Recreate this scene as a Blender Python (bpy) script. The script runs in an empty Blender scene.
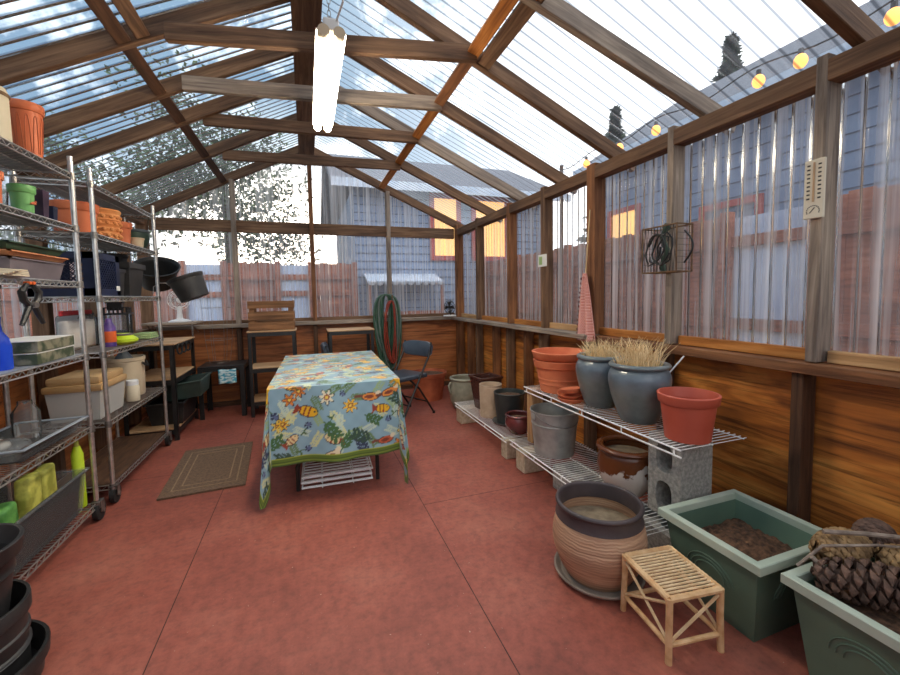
import bpy, bmesh, math, random
from mathutils import Vector, Matrix, Euler
import numpy as np
random.seed(7)
sc = bpy.context.scene
COL = sc.collection
PI = math.pi

def s2l(c):
    c = c / 255.0
    return c / 12.92 if c <= 0.04045 else ((c + 0.055) / 1.055) ** 2.4
def rgb(r, g, b): return (s2l(r), s2l(g), s2l(b), 1.0)

# ------------------------------------------------------------------ camera, sky, light, exposure
YAW, PITCH, ROLL = math.radians(19.4), math.radians(3.77), math.radians(1.03)
right0 = Vector((math.cos(YAW), -math.sin(YAW), 0))
fwd = Vector((math.sin(YAW) * math.cos(PITCH), math.cos(YAW) * math.cos(PITCH), -math.sin(PITCH)))
down0 = fwd.cross(right0)
right = right0 * math.cos(ROLL) + down0 * math.sin(ROLL)
down = -right0 * math.sin(ROLL) + down0 * math.cos(ROLL)
cd = bpy.data.cameras.new('camera')
cd.sensor_width = 36; cd.lens = 405.0 / 900 * 36; cd.shift_y = -15.8 / 900; cd.clip_start = 0.02
cam = bpy.data.objects.new('camera', cd); COL.objects.link(cam)
cam.matrix_world = Matrix(((right.x, -down.x, -fwd.x, 0), (right.y, -down.y, -fwd.y, 0), (right.z, -down.z, -fwd.z, 1.26), (0, 0, 0, 1)))
sc.camera = cam

sc.view_settings.view_transform = 'Standard'; sc.view_settings.look = 'None'
sc.view_settings.gamma = 1.0; sc.view_settings.exposure = 0.80
sc.view_settings.use_curve_mapping = False
sc.cycles.use_denoising = True
sc.cycles.transparent_max_bounces = 48
sc.cycles.max_bounces = 10
sc.cycles.sample_clamp_indirect = 4.0
sc.cycles.caustics_reflective = False; sc.cycles.caustics_refractive = False

W = bpy.data.worlds.new('sky'); sc.world = W; W.use_nodes = True
nt = W.node_tree; nt.nodes.clear()
def wn(t, **k):
    n = nt.nodes.new(t)
    for a, b in k.items(): setattr(n, a, b)
    return n
wout = wn('ShaderNodeOutputWorld'); wbg = wn('ShaderNodeBackground'); tc = wn('ShaderNodeTexCoord')
sep = wn('ShaderNodeSeparateXYZ'); nt.links.new(tc.outputs['Generated'], sep.inputs[0])
def ramp(tree, pts, fac=None, interp='LINEAR'):
    r = tree.nodes.new('ShaderNodeValToRGB'); cr = r.color_ramp; cr.interpolation = interp
    while len(cr.elements) < len(pts): cr.elements.new(0.5)
    for e, (p, c) in zip(cr.elements, pts): e.position = p; e.color = c
    if fac is not None: tree.links.new(fac, r.inputs[0])
    return r
# base colour by bearing: bluish towards -x, bright haze towards +x
dsk = wn('ShaderNodeVectorMath', operation='DOT_PRODUCT'); dsk.inputs[1].default_value = (0.9, -0.5, 0.0)
nt.links.new(tc.outputs['Generated'], dsk.inputs[0])
mr = wn('ShaderNodeMapRange'); mr.inputs['From Min'].default_value = -0.9; mr.inputs['From Max'].default_value = 0.4
nt.links.new(dsk.outputs['Value'], mr.inputs['Value'])
base = ramp(nt, [(0.0, (0.15, 0.24, 0.34, 1)), (0.40, (0.20, 0.29, 0.38, 1)), (0.58, (0.40, 0.48, 0.56, 1)), (0.78, (1.0, 1.02, 1.05, 1)), (1.0, (1.1, 1.12, 1.15, 1))], mr.outputs[0])
noi = wn('ShaderNodeTexNoise'); noi.inputs['Scale'].default_value = 9.0; noi.inputs['Detail'].default_value = 7; noi.inputs['Roughness'].default_value = 0.62
nt.links.new(tc.outputs['Generated'], noi.inputs['Vector'])
cl = ramp(nt, [(0.50, (0, 0, 0, 1)), (0.66, (1, 1, 1, 1))], noi.outputs['Fac'])
mixc = wn('ShaderNodeMix', data_type='RGBA'); nt.links.new(cl.outputs[0], mixc.inputs[0]); nt.links.new(base.outputs[0], mixc.inputs[6])
mixc.inputs[7].default_value = (1.15, 1.2, 1.25, 1)
# low sun glow behind the far wall
dot = wn('ShaderNodeVectorMath', operation='DOT_PRODUCT'); dot.inputs[1].default_value = Vector((-0.06, 0.993, 0.05)).normalized()
nt.links.new(tc.outputs['Generated'], dot.inputs[0])
gl = ramp(nt, [(0.93, (0, 0, 0, 1)), (0.972, (0.55, 0.5, 0.42, 1)), (1.0, (4.5, 3.8, 2.9, 1))], dot.outputs['Value'])
addg = wn('ShaderNodeMix', data_type='RGBA', blend_type='ADD'); addg.inputs[0].default_value = 1.0
nt.links.new(mixc.outputs[2], addg.inputs[6]); nt.links.new(gl.outputs[0], addg.inputs[7])
# ground half
mrz = wn('ShaderNodeMapRange'); mrz.inputs['From Min'].default_value = -0.06; mrz.inputs['From Max'].default_value = 0.0
nt.links.new(sep.outputs['Z'], mrz.inputs['Value'])
gmix = wn('ShaderNodeMix', data_type='RGBA'); nt.links.new(mrz.outputs[0], gmix.inputs[0]); gmix.inputs[6].default_value = (0.22, 0.2, 0.18, 1)
nt.links.new(addg.outputs[2], gmix.inputs[7])
nt.links.new(gmix.outputs[2], wbg.inputs[0]); wbg.inputs[1].default_value = 1.15
nt.links.new(wbg.outputs[0], wout.inputs[0])

# ------------------------------------------------------------------ materials
MATS = {}
def newmat(name):
    m = bpy.data.materials.new(name); m.use_nodes = True
    t = m.node_tree; b = t.nodes['Principled BSDF']
    return m, t, b
def obj_vec(t, scale=(1, 1, 1), rnd=True):
    c = t.nodes.new('ShaderNodeTexCoord'); mp = t.nodes.new('ShaderNodeMapping')
    t.links.new(c.outputs['Object'], mp.inputs['Vector']); mp.inputs['Scale'].default_value = scale
    if rnd:
        oi = t.nodes.new('ShaderNodeObjectInfo'); mu = t.nodes.new('ShaderNodeMath'); mu.operation = 'MULTIPLY'; mu.inputs[1].default_value = 37.0
        t.links.new(oi.outputs['Random'], mu.inputs[0])
        cmb = t.nodes.new('ShaderNodeCombineXYZ')
        for i in range(3): t.links.new(mu.outputs[0], cmb.inputs[i])
        t.links.new(cmb.outputs[0], mp.inputs['Location'])
    return mp.outputs[0]
def M(name, c1, c2=None, scale=8.0, rough=0.6, metal=0.0, bump=0.0, stretch=(1, 1, 1), detail=4, lo=0.35, hi=0.65, coat=0.0, spec=0.5, bscale=None):
    if name in MATS: return MATS[name]
    m, t, b = newmat(name)
    b.inputs['Roughness'].default_value = rough; b.inputs['Metallic'].default_value = metal
    b.inputs['Coat Weight'].default_value = coat; b.inputs['Specular IOR Level'].default_value = spec
    c2 = c2 or c1
    v = obj_vec(t, stretch)
    n = t.nodes.new('ShaderNodeTexNoise'); n.inputs['Scale'].default_value = scale; n.inputs['Detail'].default_value = detail
    t.links.new(v, n.inputs['Vector'])
    r = ramp(t, [(lo, rgb(*c1)), (hi, rgb(*c2))], n.outputs['Fac'])
    t.links.new(r.outputs[0], b.inputs['Base Color'])
    if bump:
        bn = t.nodes.new('ShaderNodeBump'); bn.inputs['Strength'].default_value = bump; bn.inputs['Distance'].default_value = 0.01
        src = n
        if bscale:
            src = t.nodes.new('ShaderNodeTexNoise'); src.inputs['Scale'].default_value = bscale; src.inputs['Detail'].default_value = 3
            t.links.new(v, src.inputs['Vector'])
        t.links.new(src.outputs['Fac'], bn.inputs['Height']); t.links.new(bn.outputs[0], b.inputs['Normal'])
    MATS[name] = m
    return m
def wood(name, dark, mid, light, rough=0.7):
    """grain runs along the object's local X"""
    m, t, b = newmat(name); b.inputs['Roughness'].default_value = rough; b.inputs['Specular IOR Level'].default_value = 0.3
    v = obj_vec(t, (0.9, 16, 16))
    n = t.nodes.new('ShaderNodeTexNoise'); n.inputs['Scale'].default_value = 2.2; n.inputs['Detail'].default_value = 8; n.inputs['Roughness'].default_value = 0.65; n.inputs['Distortion'].default_value = 0.6
    t.links.new(v, n.inputs['Vector'])
    v2 = obj_vec(t, (1.4, 3, 3)); n2 = t.nodes.new('ShaderNodeTexNoise'); n2.inputs['Scale'].default_value = 1.6; n2.inputs['Detail'].default_value = 3
    t.links.new(v2, n2.inputs['Vector'])
    r = ramp(t, [(0.28, rgb(*dark)), (0.5, rgb(*mid)), (0.74, rgb(*light))], n.outputs['Fac'])
    r2 = ramp(t, [(0.35, (0.72, 0.70, 0.70, 1)), (0.65, (1.12, 1.08, 1.0, 1))], n2.outputs['Fac'])
    mx = t.nodes.new('ShaderNodeMix'); mx.data_type = 'RGBA'; mx.blend_type = 'MULTIPLY'; mx.inputs[0].default_value = 1.0
    t.links.new(r.outputs[0], mx.inputs[6]); t.links.new(r2.outputs[0], mx.inputs[7])
    t.links.new(mx.outputs[2], b.inputs['Base Color'])
    bn = t.nodes.new('ShaderNodeBump'); bn.inputs['Strength'].default_value = 0.25; bn.inputs['Distance'].default_value = 0.01
    t.links.new(n.outputs['Fac'], bn.inputs['Height']); t.links.new(bn.outputs[0], b.inputs['Normal'])
    MATS[name] = m; return m
wood('timber_brown', (70, 50, 38), (116, 88, 67), (154, 122, 96))
wood('timber_red', (80, 50, 32), (130, 87, 58), (166, 118, 80))
wood('timber_grey', (92, 82, 76), (150, 136, 124), (188, 174, 160))
wood('timber_orange', (120, 70, 30), (188, 120, 58), (220, 158, 90))
wood('timber_dark', (46, 32, 24), (84, 58, 42), (112, 80, 58))
wood('timber_tan', (140, 104, 70), (190, 148, 104), (216, 180, 138))
wood('fence_red', (108, 62, 48), (152, 94, 74), (184, 126, 102))
wood('crate_brown', (92, 62, 40), (138, 98, 66), (170, 128, 92))

def plywood(name, dark, mid, light, knots=1.0):
    m, t, b = newmat(name); b.inputs['Roughness'].default_value = 0.55
    v = obj_vec(t, (1.0, 1.0, 7.0))
    nd = t.nodes.new('ShaderNodeTexNoise'); nd.inputs['Scale'].default_value = 1.3; nd.inputs['Detail'].default_value = 4; nd.inputs['Distortion'].default_value = 1.6
    t.links.new(v, nd.inputs['Vector'])
    v2 = obj_vec(t, (1.0, 1.0, 26.0)); n2 = t.nodes.new('ShaderNodeTexNoise'); n2.inputs['Scale'].default_value = 1.8; n2.inputs['Detail'].default_value = 8; n2.inputs['Roughness'].default_value = 0.72; n2.inputs['Distortion'].default_value = 0.5
    t.links.new(v2, n2.inputs['Vector'])
    r = ramp(t, [(0.30, rgb(*dark)), (0.50, rgb(*mid)), (0.72, rgb(*light))], nd.outputs['Fac'])
    r2 = ramp(t, [(0.36, (0.42, 0.38, 0.34, 1)), (0.50, (1, 1, 1, 1)), (0.70, (1.15, 1.1, 1.0, 1))], n2.outputs['Fac'])
    mx = t.nodes.new('ShaderNodeMix'); mx.data_type = 'RGBA'; mx.blend_type = 'MULTIPLY'; mx.inputs[0].default_value = knots
    t.links.new(r.outputs[0], mx.inputs[6]); t.links.new(r2.outputs[0], mx.inputs[7])
    t.links.new(mx.outputs[2], b.inputs['Base Color'])
    MATS[name] = m
plywood('ply_orange', (116, 62, 24), (192, 114, 46), (230, 158, 76))
plywood('ply_brown', (110, 60, 30), (170, 100, 52), (196, 126, 74))
plywood('ply_floor_tan', (150, 112, 76), (192, 150, 108), (212, 176, 134), 0.5)

# painted floor of boards with joints and worn patches
m, t, b = newmat('floor_paint'); b.inputs['Roughness'].default_value = 0.62
c = t.nodes.new('ShaderNodeTexCoord')
n1 = t.nodes.new('ShaderNodeTexNoise'); n1.inputs['Scale'].default_value = 1.6; n1.inputs['Detail'].default_value = 6; n1.inputs['Roughness'].default_value = 0.6
n2 = t.nodes.new('ShaderNodeTexNoise'); n2.inputs['Scale'].default_value = 26; n2.inputs['Detail'].default_value = 6; n2.inputs['Roughness'].default_value = 0.7
n3 = t.nodes.new('ShaderNodeTexNoise'); n3.inputs['Scale'].default_value = 75; n3.inputs['Detail'].default_value = 2
for n in (n1, n2, n3): t.links.new(c.outputs['Object'], n.inputs['Vector'])
ra = ramp(t, [(0.3, rgb(118, 58, 46)), (0.5, rgb(144, 75, 60)), (0.74, rgb(164, 98, 80))], n1.outputs['Fac'])
rb = ramp(t, [(0.3, (0.66, 0.70, 0.72, 1)), (0.5, (1, 1, 1, 1)), (0.7, (1.25, 1.24, 1.22, 1))], n2.outputs['Fac'])
mx = t.nodes.new('ShaderNodeMix'); mx.data_type = 'RGBA'; mx.blend_type = 'MULTIPLY'; mx.inputs[0].default_value = 1.0
t.links.new(ra.outputs[0], mx.inputs[6]); t.links.new(rb.outputs[0], mx.inputs[7])
rc = ramp(t, [(0.745, (0, 0, 0, 1)), (0.77, (.8, .8, .8, 1))], n3.outputs['Fac'])
mx2 = t.nodes.new('ShaderNodeMix'); mx2.data_type = 'RGBA'; t.links.new(rc.outputs[0], mx2.inputs[0]); t.links.new(mx.outputs[2], mx2.inputs[6]); mx2.inputs[7].default_value = rgb(196, 170, 150)
t.links.new(mx2.outputs[2], b.inputs['Base Color'])
bn = t.nodes.new('ShaderNodeBump'); bn.inputs['Strength'].default_value = 0.15; bn.inputs['Distance'].default_value = 0.01
t.links.new(n2.outputs['Fac'], bn.inputs['Height']); t.links.new(bn.outputs[0], b.inputs['Normal'])
MATS['floor_paint'] = m

def poly(name, tint, edge, haze, streak, pitch=0, valley_shade=None, hcol=(0.9, 0.9, 0.95, 1), ior=1.4, gw=.05):
    """clear corrugated sheet: see-through, a little milky, glossy; shade lines are painted along the valleys"""
    m = bpy.data.materials.new(name); m.use_nodes = True; t = m.node_tree; t.nodes.clear()
    def N(k, **kw):
        n = t.nodes.new(k)
        for a, b in kw.items(): setattr(n, a, b)
        return n
    out = N('ShaderNodeOutputMaterial'); tr = N('ShaderNodeBsdfTransparent'); gl = N('ShaderNodeBsdfGlossy'); gl.inputs['Roughness'].default_value = 0.14
    tl = N('ShaderNodeBsdfTranslucent'); tl.inputs['Color'].default_value = hcol; df = N('ShaderNodeBsdfDiffuse'); df.inputs['Color'].default_value = hcol
    lw = N('ShaderNodeLayerWeight'); lw.inputs['Blend'].default_value = 0.35
    rr = ramp(t, [(0.0, tint), (0.45, tint), (0.85, edge)], lw.outputs['Facing'])
    c = N('ShaderNodeTexCoord'); col = rr.outputs[0]
    if valley_shade:  # dark tint along each valley paints in the shading of the corrugation slopes
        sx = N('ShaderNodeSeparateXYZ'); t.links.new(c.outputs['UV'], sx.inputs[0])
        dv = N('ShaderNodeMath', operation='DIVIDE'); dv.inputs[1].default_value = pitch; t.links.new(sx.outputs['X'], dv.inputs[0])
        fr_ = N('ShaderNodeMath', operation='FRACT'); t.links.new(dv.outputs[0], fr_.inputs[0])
        gr = ramp(t, [(0.75 - gw - .08, (1, 1, 1, 1)), (0.75 - gw, valley_shade), (0.75 + gw, valley_shade), (0.75 + gw + .08, (1, 1, 1, 1))], fr_.outputs[0])
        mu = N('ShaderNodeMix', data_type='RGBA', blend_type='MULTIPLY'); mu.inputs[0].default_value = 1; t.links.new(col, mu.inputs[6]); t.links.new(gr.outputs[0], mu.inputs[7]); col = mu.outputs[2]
    t.links.new(col, tr.inputs['Color'])
    mp = N('ShaderNodeMapping'); mp.inputs['Scale'].default_value = (34, 0.6, 1); t.links.new(c.outputs['UV'], mp.inputs['Vector'])
    n = N('ShaderNodeTexNoise'); n.inputs['Scale'].default_value = 1.0; n.inputs['Detail'].default_value = 4; t.links.new(mp.outputs[0], n.inputs['Vector'])
    hz = N('ShaderNodeMapRange'); hz.inputs['From Min'].default_value = 0.40; hz.inputs['From Max'].default_value = 0.72; hz.inputs['To Min'].default_value = haze; hz.inputs['To Max'].default_value = haze + streak
    t.links.new(n.outputs['Fac'], hz.inputs['Value'])
    mt_ = N('ShaderNodeMixShader'); mt_.inputs[0].default_value = .3; t.links.new(tl.outputs[0], mt_.inputs[1]); t.links.new(df.outputs[0], mt_.inputs[2])
    m1 = N('ShaderNodeMixShader'); t.links.new(hz.outputs[0], m1.inputs[0]); t.links.new(tr.outputs[0], m1.inputs[1]); t.links.new(mt_.outputs[0], m1.inputs[2])
    fr = N('ShaderNodeFresnel'); fr.inputs['IOR'].default_value = ior
    m2 = N('ShaderNodeMixShader'); t.links.new(fr.outputs[0], m2.inputs[0]); t.links.new(m1.outputs[0], m2.inputs[1]); t.links.new(gl.outputs[0], m2.inputs[2])
    t.links.new(m2.outputs[0], out.inputs[0]); MATS[name] = m
poly('poly_wall', (0.97, 0.965, 0.98, 1), (0.93, 0.92, 0.96, 1), 0.13, 0.44, hcol=(0.97, 0.96, 0.98, 1), ior=1.2)
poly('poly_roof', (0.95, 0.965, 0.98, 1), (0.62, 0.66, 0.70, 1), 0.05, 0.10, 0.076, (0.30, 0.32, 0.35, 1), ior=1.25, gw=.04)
poly('poly_roof_shaded', (0.84, 0.90, 0.94, 1), (0.34, 0.42, 0.50, 1), 0.06, 0.14, 0.076, (0.30, 0.35, 0.40, 1), ior=1.3, gw=.10)  # copy of the roof sheet with the dimmer side's shade put into its tint

def glassy(name, tint, haze=0.15, rough=0.08, col=(0.9, 0.92, 0.92, 1)):
    m = bpy.data.materials.new(name); m.use_nodes = True; t = m.node_tree; t.nodes.clear()
    out = t.nodes.new('ShaderNodeOutputMaterial'); tr = t.nodes.new('ShaderNodeBsdfTransparent'); tr.inputs[0].default_value = tint
    gl = t.nodes.new('ShaderNodeBsdfGlossy'); gl.inputs['Roughness'].default_value = rough
    df = t.nodes.new('ShaderNodeBsdfDiffuse'); df.inputs[0].default_value = col
    m1 = t.nodes.new('ShaderNodeMixShader'); m1.inputs[0].default_value = haze; t.links.new(tr.outputs[0], m1.inputs[1]); t.links.new(df.outputs[0], m1.inputs[2])
    fr = t.nodes.new('ShaderNodeFresnel'); fr.inputs['IOR'].default_value = 1.2
    m2 = t.nodes.new('ShaderNodeMixShader'); t.links.new(fr.outputs[0], m2.inputs[0]); t.links.new(m1.outputs[0], m2.inputs[1]); t.links.new(gl.outputs[0], m2.inputs[2])
    t.links.new(m2.outputs[0], out.inputs[0]); MATS[name] = m
glassy('clear_plastic', (0.93, 0.94, 0.94, 1), 0.07)
glassy('milky_plastic', (0.88, 0.86, 0.82, 1), 0.5, col=(.95, .92, .86, 1))
glassy('window_glass', (0.9, 0.92, 0.95, 1), 0.05)
def emit(name, col, st):
    m, t, b = newmat(name); b.inputs['Base Color'].default_value = col
    b.inputs['Emission Color'].default_value = col; b.inputs['Emission Strength'].default_value = st; MATS[name] = m
emit('tube_light', (1.0, 0.88, 0.68, 1), 42.0)
emit('bulb_glow', (1.0, 0.36, 0.07, 1), 1.7)
emit('lit_window', (1.0, 0.55, 0.18, 1), 0.62)

M('chrome', (196, 194, 190), (222, 218, 212), 30, 0.3, 0.85)
M('chrome_dull', (120, 116, 112), (160, 154, 148), 30, 0.38, 0.85)
M('white_wire', (246, 245, 242), (252, 251, 248), 20, 0.4)
M('white_plastic', (226, 226, 226), (240, 240, 238), 10, 0.4)
M('black_metal', (18, 17, 17), (32, 30, 29), 14, 0.45)
M('black_plastic', (24, 24, 25), (40, 39, 39), 9, 0.5)
M('nursery_black', (30, 29, 29), (54, 52, 51), 5, 0.5, bump=0.05)
M('rubber', (20, 20, 20), (34, 33, 32), 10, 0.7)
M('terracotta', (196, 98, 60), (220, 128, 86), 5, 0.75, bump=0.05)
M('terracotta_old', (150, 72, 42), (188, 100, 64), 6, 0.8, bump=0.08)
M('terracotta_plastic', (178, 78, 58), (196, 94, 72), 4, 0.5)
M('orange_plastic_pot', (196, 96, 52), (212, 112, 66), 4, 0.55)
M('terra_light', (212, 134, 76), (228, 160, 100), 9, 0.8, bump=0.2)
M('green_pot', (88, 152, 84), (116, 176, 104), 6, 0.5)
M('purple_pot', (46, 26, 48), (66, 38, 62), 12, 0.4)
M('navy', (16, 24, 52), (26, 38, 74), 8, 0.5)
M('beige', (196, 176, 146), (214, 196, 166), 5, 0.6)
M('cream', (206, 192, 164), (222, 210, 184), 6, 0.6)
M('tan_lid', (178, 140, 92), (200, 164, 116), 4, 0.55)
M('grey_ceramic', (132, 130, 112), (158, 154, 134), 14, 0.6)
M('brown_glaze', (58, 34, 30), (84, 50, 42), 9, 0.25, coat=0.4)
M('ribbed_tan', (172, 148, 122), (196, 172, 146), 9, 0.7)
M('green_black', (34, 40, 40), (56, 62, 60), 6, 0.45)
M('maroon', (82, 36, 38), (110, 52, 52), 8, 0.2, coat=0.6)
M('galvanised', (146, 148, 144), (184, 186, 180), 12, 0.48, 0.45, lo=0.3, hi=0.7)
M('galvanised_dark', (84, 84, 82), (120, 120, 116), 12, 0.55, 0.4)
M('concrete', (134, 131, 126), (170, 166, 158), 60, 0.9, bump=0.5, bscale=120)
M('concrete_tan', (176, 158, 132), (204, 188, 162), 40, 0.9, bump=0.3, bscale=120)
M('soil', (58, 40, 28), (112, 80, 58), 46, 0.95, bump=1.0)
M('dry_soil', (116, 100, 80), (150, 134, 110), 16, 0.95, bump=0.5)
M('clay_dark_rim', (58, 50, 52), (78, 66, 66), 7, 0.5)
M('saucer_clay', (128, 116, 106), (152, 138, 124), 9, 0.6)
M('planter_green', (84, 108, 92), (104, 128, 108), 3, 0.45)
M('planter_rim', (164, 178, 160), (188, 198, 180), 5, 0.5)
M('wicker', (200, 152, 102), (228, 190, 142), 22, 0.6, bump=0.25)
M('wicker_light', (204, 168, 124), (228, 200, 158), 30, 0.6)
M('cone_dark', (70, 52, 44), (122, 92, 76), 30, 0.75)
M('cone_tan', (116, 88, 58), (176, 140, 94), 30, 0.75)
M('twig', (120, 104, 92), (168, 150, 134), 22, 0.8)
M('straw', (222, 188, 132), (246, 222, 176), 12, 0.8)
M('mat_brown', (88, 68, 52), (112, 88, 68), 60, 0.9, bump=0.4, bscale=200)
M('mat_line', (128, 104, 80), (146, 120, 94), 40, 0.9)
M('vinyl', (44, 52, 62), (62, 72, 84), 5, 0.35)
M('hose_green', (40, 74, 58), (58, 94, 72), 12, 0.45)
M('hose_grey', (92, 104, 98), (112, 124, 116), 12, 0.5)
M('hose_red', (120, 40, 26), (150, 56, 36), 12, 0.5)
M('bin_grey', (58, 66, 72), (82, 90, 96), 6, 0.5)
M('dark_green', (36, 58, 44), (54, 80, 60), 6, 0.55)
M('tray_orange', (190, 122, 80), (208, 142, 98), 6, 0.6)
M('tray_grey', (96, 88, 96), (120, 110, 116), 6, 0.6)
M('tub_green', (40, 54, 50), (58, 74, 68), 6, 0.4)
M('cobalt', (22, 62, 190), (34, 82, 214), 4, 0.25)
M('lime', (176, 206, 30), (200, 226, 60), 6, 0.5)
M('pale_green', (150, 178, 116), (178, 200, 146), 10, 0.85)
M('violet', (70, 52, 120), (104, 76, 150), 24, 0.4)
M('orange', (210, 88, 32), (232, 114, 50), 8, 0.5)
M('red_zip', (190, 40, 52), (206, 60, 70), 8, 0.5)
M('white_powder', (224, 214, 206), (238, 232, 226), 5, 0.8)
M('card_tan', (196, 164, 120), (214, 188, 146), 4, 0.7)
M('camo', (60, 72, 50), (134, 130, 108), 16, 0.6, lo=0.42, hi=0.58)
M('white_card', (222, 220, 214), (236, 234, 230), 5, 0.6)
M('cyan_print', (60, 160, 186), (214, 232, 232), 18, 0.5, stretch=(1, 1, 3), lo=0.44, hi=0.56)
M('therm_face', (222, 210, 186), (234, 224, 202), 4, 0.5)
M('ink', (40, 34, 32), (56, 48, 44), 4, 0.6)
M('rust', (84, 60, 40), (128, 96, 64), 30, 0.8)
M('bottom_board', (62, 42, 30), (98, 68, 46), 6, 0.6, stretch=(8, 1, 1))
M('liner', (128, 134, 142), (150, 156, 164), 5, 0.5)
M('siding_blue', (120, 138, 166), (140, 158, 184), 3, 0.7)
M('siding_seam', (70, 82, 104), (84, 96, 118), 3, 0.8)
M('roof_shingle', (96, 100, 110), (128, 130, 138), 40, 0.9, bump=0.4)
M('red_trim', (164, 62, 60), (186, 84, 78), 6, 0.6)
M('awning', (196, 212, 232), (222, 232, 244), 5, 0.7)
M('pale_panel', (168, 186, 218), (196, 210, 232), 3, 0.7)
M('yard', (120, 112, 100), (150, 142, 126), 6, 0.95, bump=0.3)
M('bark', (60, 46, 36), (90, 72, 58), 14, 0.9, bump=0.5, stretch=(4, 4, 1))
M('leaf_a', (40, 60, 34), (84, 104, 56), 3, 0.7)
M('leaf_b', (30, 46, 36), (60, 80, 58), 3, 0.7)
M('therm_red', (198, 158, 116), None, 4, 0.4)
M('garden_yellow', (150, 150, 60), (206, 204, 96), 14, 0.6, lo=0.4, hi=0.6)
M('garden_green', (60, 120, 50), (110, 170, 84), 20, 0.6)
M('sky_blue_lid', (140, 148, 158), (160, 168, 176), 4, 0.4)

# gingham: pink and white checks
m, t, b = newmat('gingham'); b.inputs['Roughness'].default_value = 0.85
v = obj_vec(t, (1, 1, 1), False); ck = t.nodes.new('ShaderNodeTexChecker'); ck.inputs['Scale'].default_value = 95
ck.inputs['Color1'].default_value = rgb(188, 112, 106); ck.inputs['Color2'].default_value = rgb(222, 178, 166)
t.links.new(v, ck.inputs['Vector']); t.links.new(ck.outputs[0], b.inputs['Base Color']); MATS['gingham'] = m
# glazed blue-grey pot: colour bands by height
m, t, b = newmat('blue_glaze'); b.inputs['Roughness'].default_value = 0.32; b.inputs['Coat Weight'].default_value = 0.3
v = obj_vec(t, (1, 1, 1), False); sp = t.nodes.new('ShaderNodeSeparateXYZ'); t.links.new(v, sp.inputs[0])
n = t.nodes.new('ShaderNodeTexNoise'); n.inputs['Scale'].default_value = 14; n.inputs['Detail'].default_value = 5; t.links.new(v, n.inputs['Vector'])
ad = t.nodes.new('ShaderNodeMath'); ad.operation = 'MULTIPLY_ADD'; ad.inputs[1].default_value = 0.05; t.links.new(n.outputs['Fac'], ad.inputs[0]); t.links.new(sp.outputs['Z'], ad.inputs[2])
r = ramp(t, [(0.0, rgb(94, 104, 104)), (0.17, rgb(112, 122, 118)), (0.225, rgb(104, 116, 120)), (0.26, rgb(100, 114, 126)), (0.32, rgb(104, 114, 116))], ad.outputs[0])
r2 = ramp(t, [(0.3, (0.72, 0.74, 0.76, 1)), (0.65, (1.12, 1.1, 1.08, 1))], n.outputs['Fac'])
mx = t.nodes.new('ShaderNodeMix'); mx.data_type = 'RGBA'; mx.blend_type = 'MULTIPLY'; mx.inputs[0].default_value = 1
t.links.new(r.outputs[0], mx.inputs[6]); t.links.new(r2.outputs[0], mx.inputs[7]); t.links.new(mx.outputs[2], b.inputs['Base Color']); MATS['blue_glaze'] = m
# big clay pot: fine thrown ridges
m, t, b = newmat('clay_body'); b.inputs['Roughness'].default_value = 0.7
v = obj_vec(t, (1.5, 1.5, 30), False); n = t.nodes.new('ShaderNodeTexNoise'); n.inputs['Scale'].default_value = 3; n.inputs['Detail'].default_value = 4; t.links.new(v, n.inputs['Vector'])
r = ramp(t, [(0.3, rgb(148, 112, 88)), (0.5, rgb(184, 144, 114)), (0.7, rgb(204, 168, 136))], n.outputs['Fac']); t.links.new(r.outputs[0], b.inputs['Base Color'])
wv = t.nodes.new('ShaderNodeTexWave'); wv.bands_direction = 'Z'; wv.inputs['Scale'].default_value = 26; wv.inputs['Distortion'].default_value = 5
t.links.new(obj_vec(t, (1, 1, 1), False), wv.inputs['Vector'])
bn = t.nodes.new('ShaderNodeBump'); bn.inputs['Strength'].default_value = 0.22; bn.inputs['Distance'].default_value = 0.006
t.links.new(wv.outputs['Fac'], bn.inputs['Height']); t.links.new(bn.outputs[0], b.inputs['Normal']); MATS['clay_body'] = m
# chipped pot: brown glaze over pale clay, worn off low on one side
m, t, b = newmat('chipped_glaze'); b.inputs['Roughness'].default_value = 0.25
v = obj_vec(t, (1, 1, 1), False); sp = t.nodes.new('ShaderNodeSeparateXYZ'); t.links.new(v, sp.inputs[0])
n = t.nodes.new('ShaderNodeTexNoise'); n.inputs['Scale'].default_value = 13; n.inputs['Detail'].default_value = 5; t.links.new(v, n.inputs['Vector'])
a1 = t.nodes.new('ShaderNodeMath'); a1.operation = 'MULTIPLY_ADD'; a1.inputs[1].default_value = 0.22; t.links.new(n.outputs['Fac'], a1.inputs[0]); t.links.new(sp.outputs['Z'], a1.inputs[2])
a2 = t.nodes.new('ShaderNodeMath'); a2.operation = 'MULTIPLY_ADD'; a2.inputs[1].default_value = 0.25; t.links.new(sp.outputs['Y'], a2.inputs[0]); t.links.new(a1.outputs[0], a2.inputs[2])
r = ramp(t, [(0.222, rgb(200, 188, 176)), (0.228, rgb(100, 54, 28))], a2.outputs[0]); t.links.new(r.outputs[0], b.inputs['Base Color']); MATS['chipped_glaze'] = m

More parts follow.
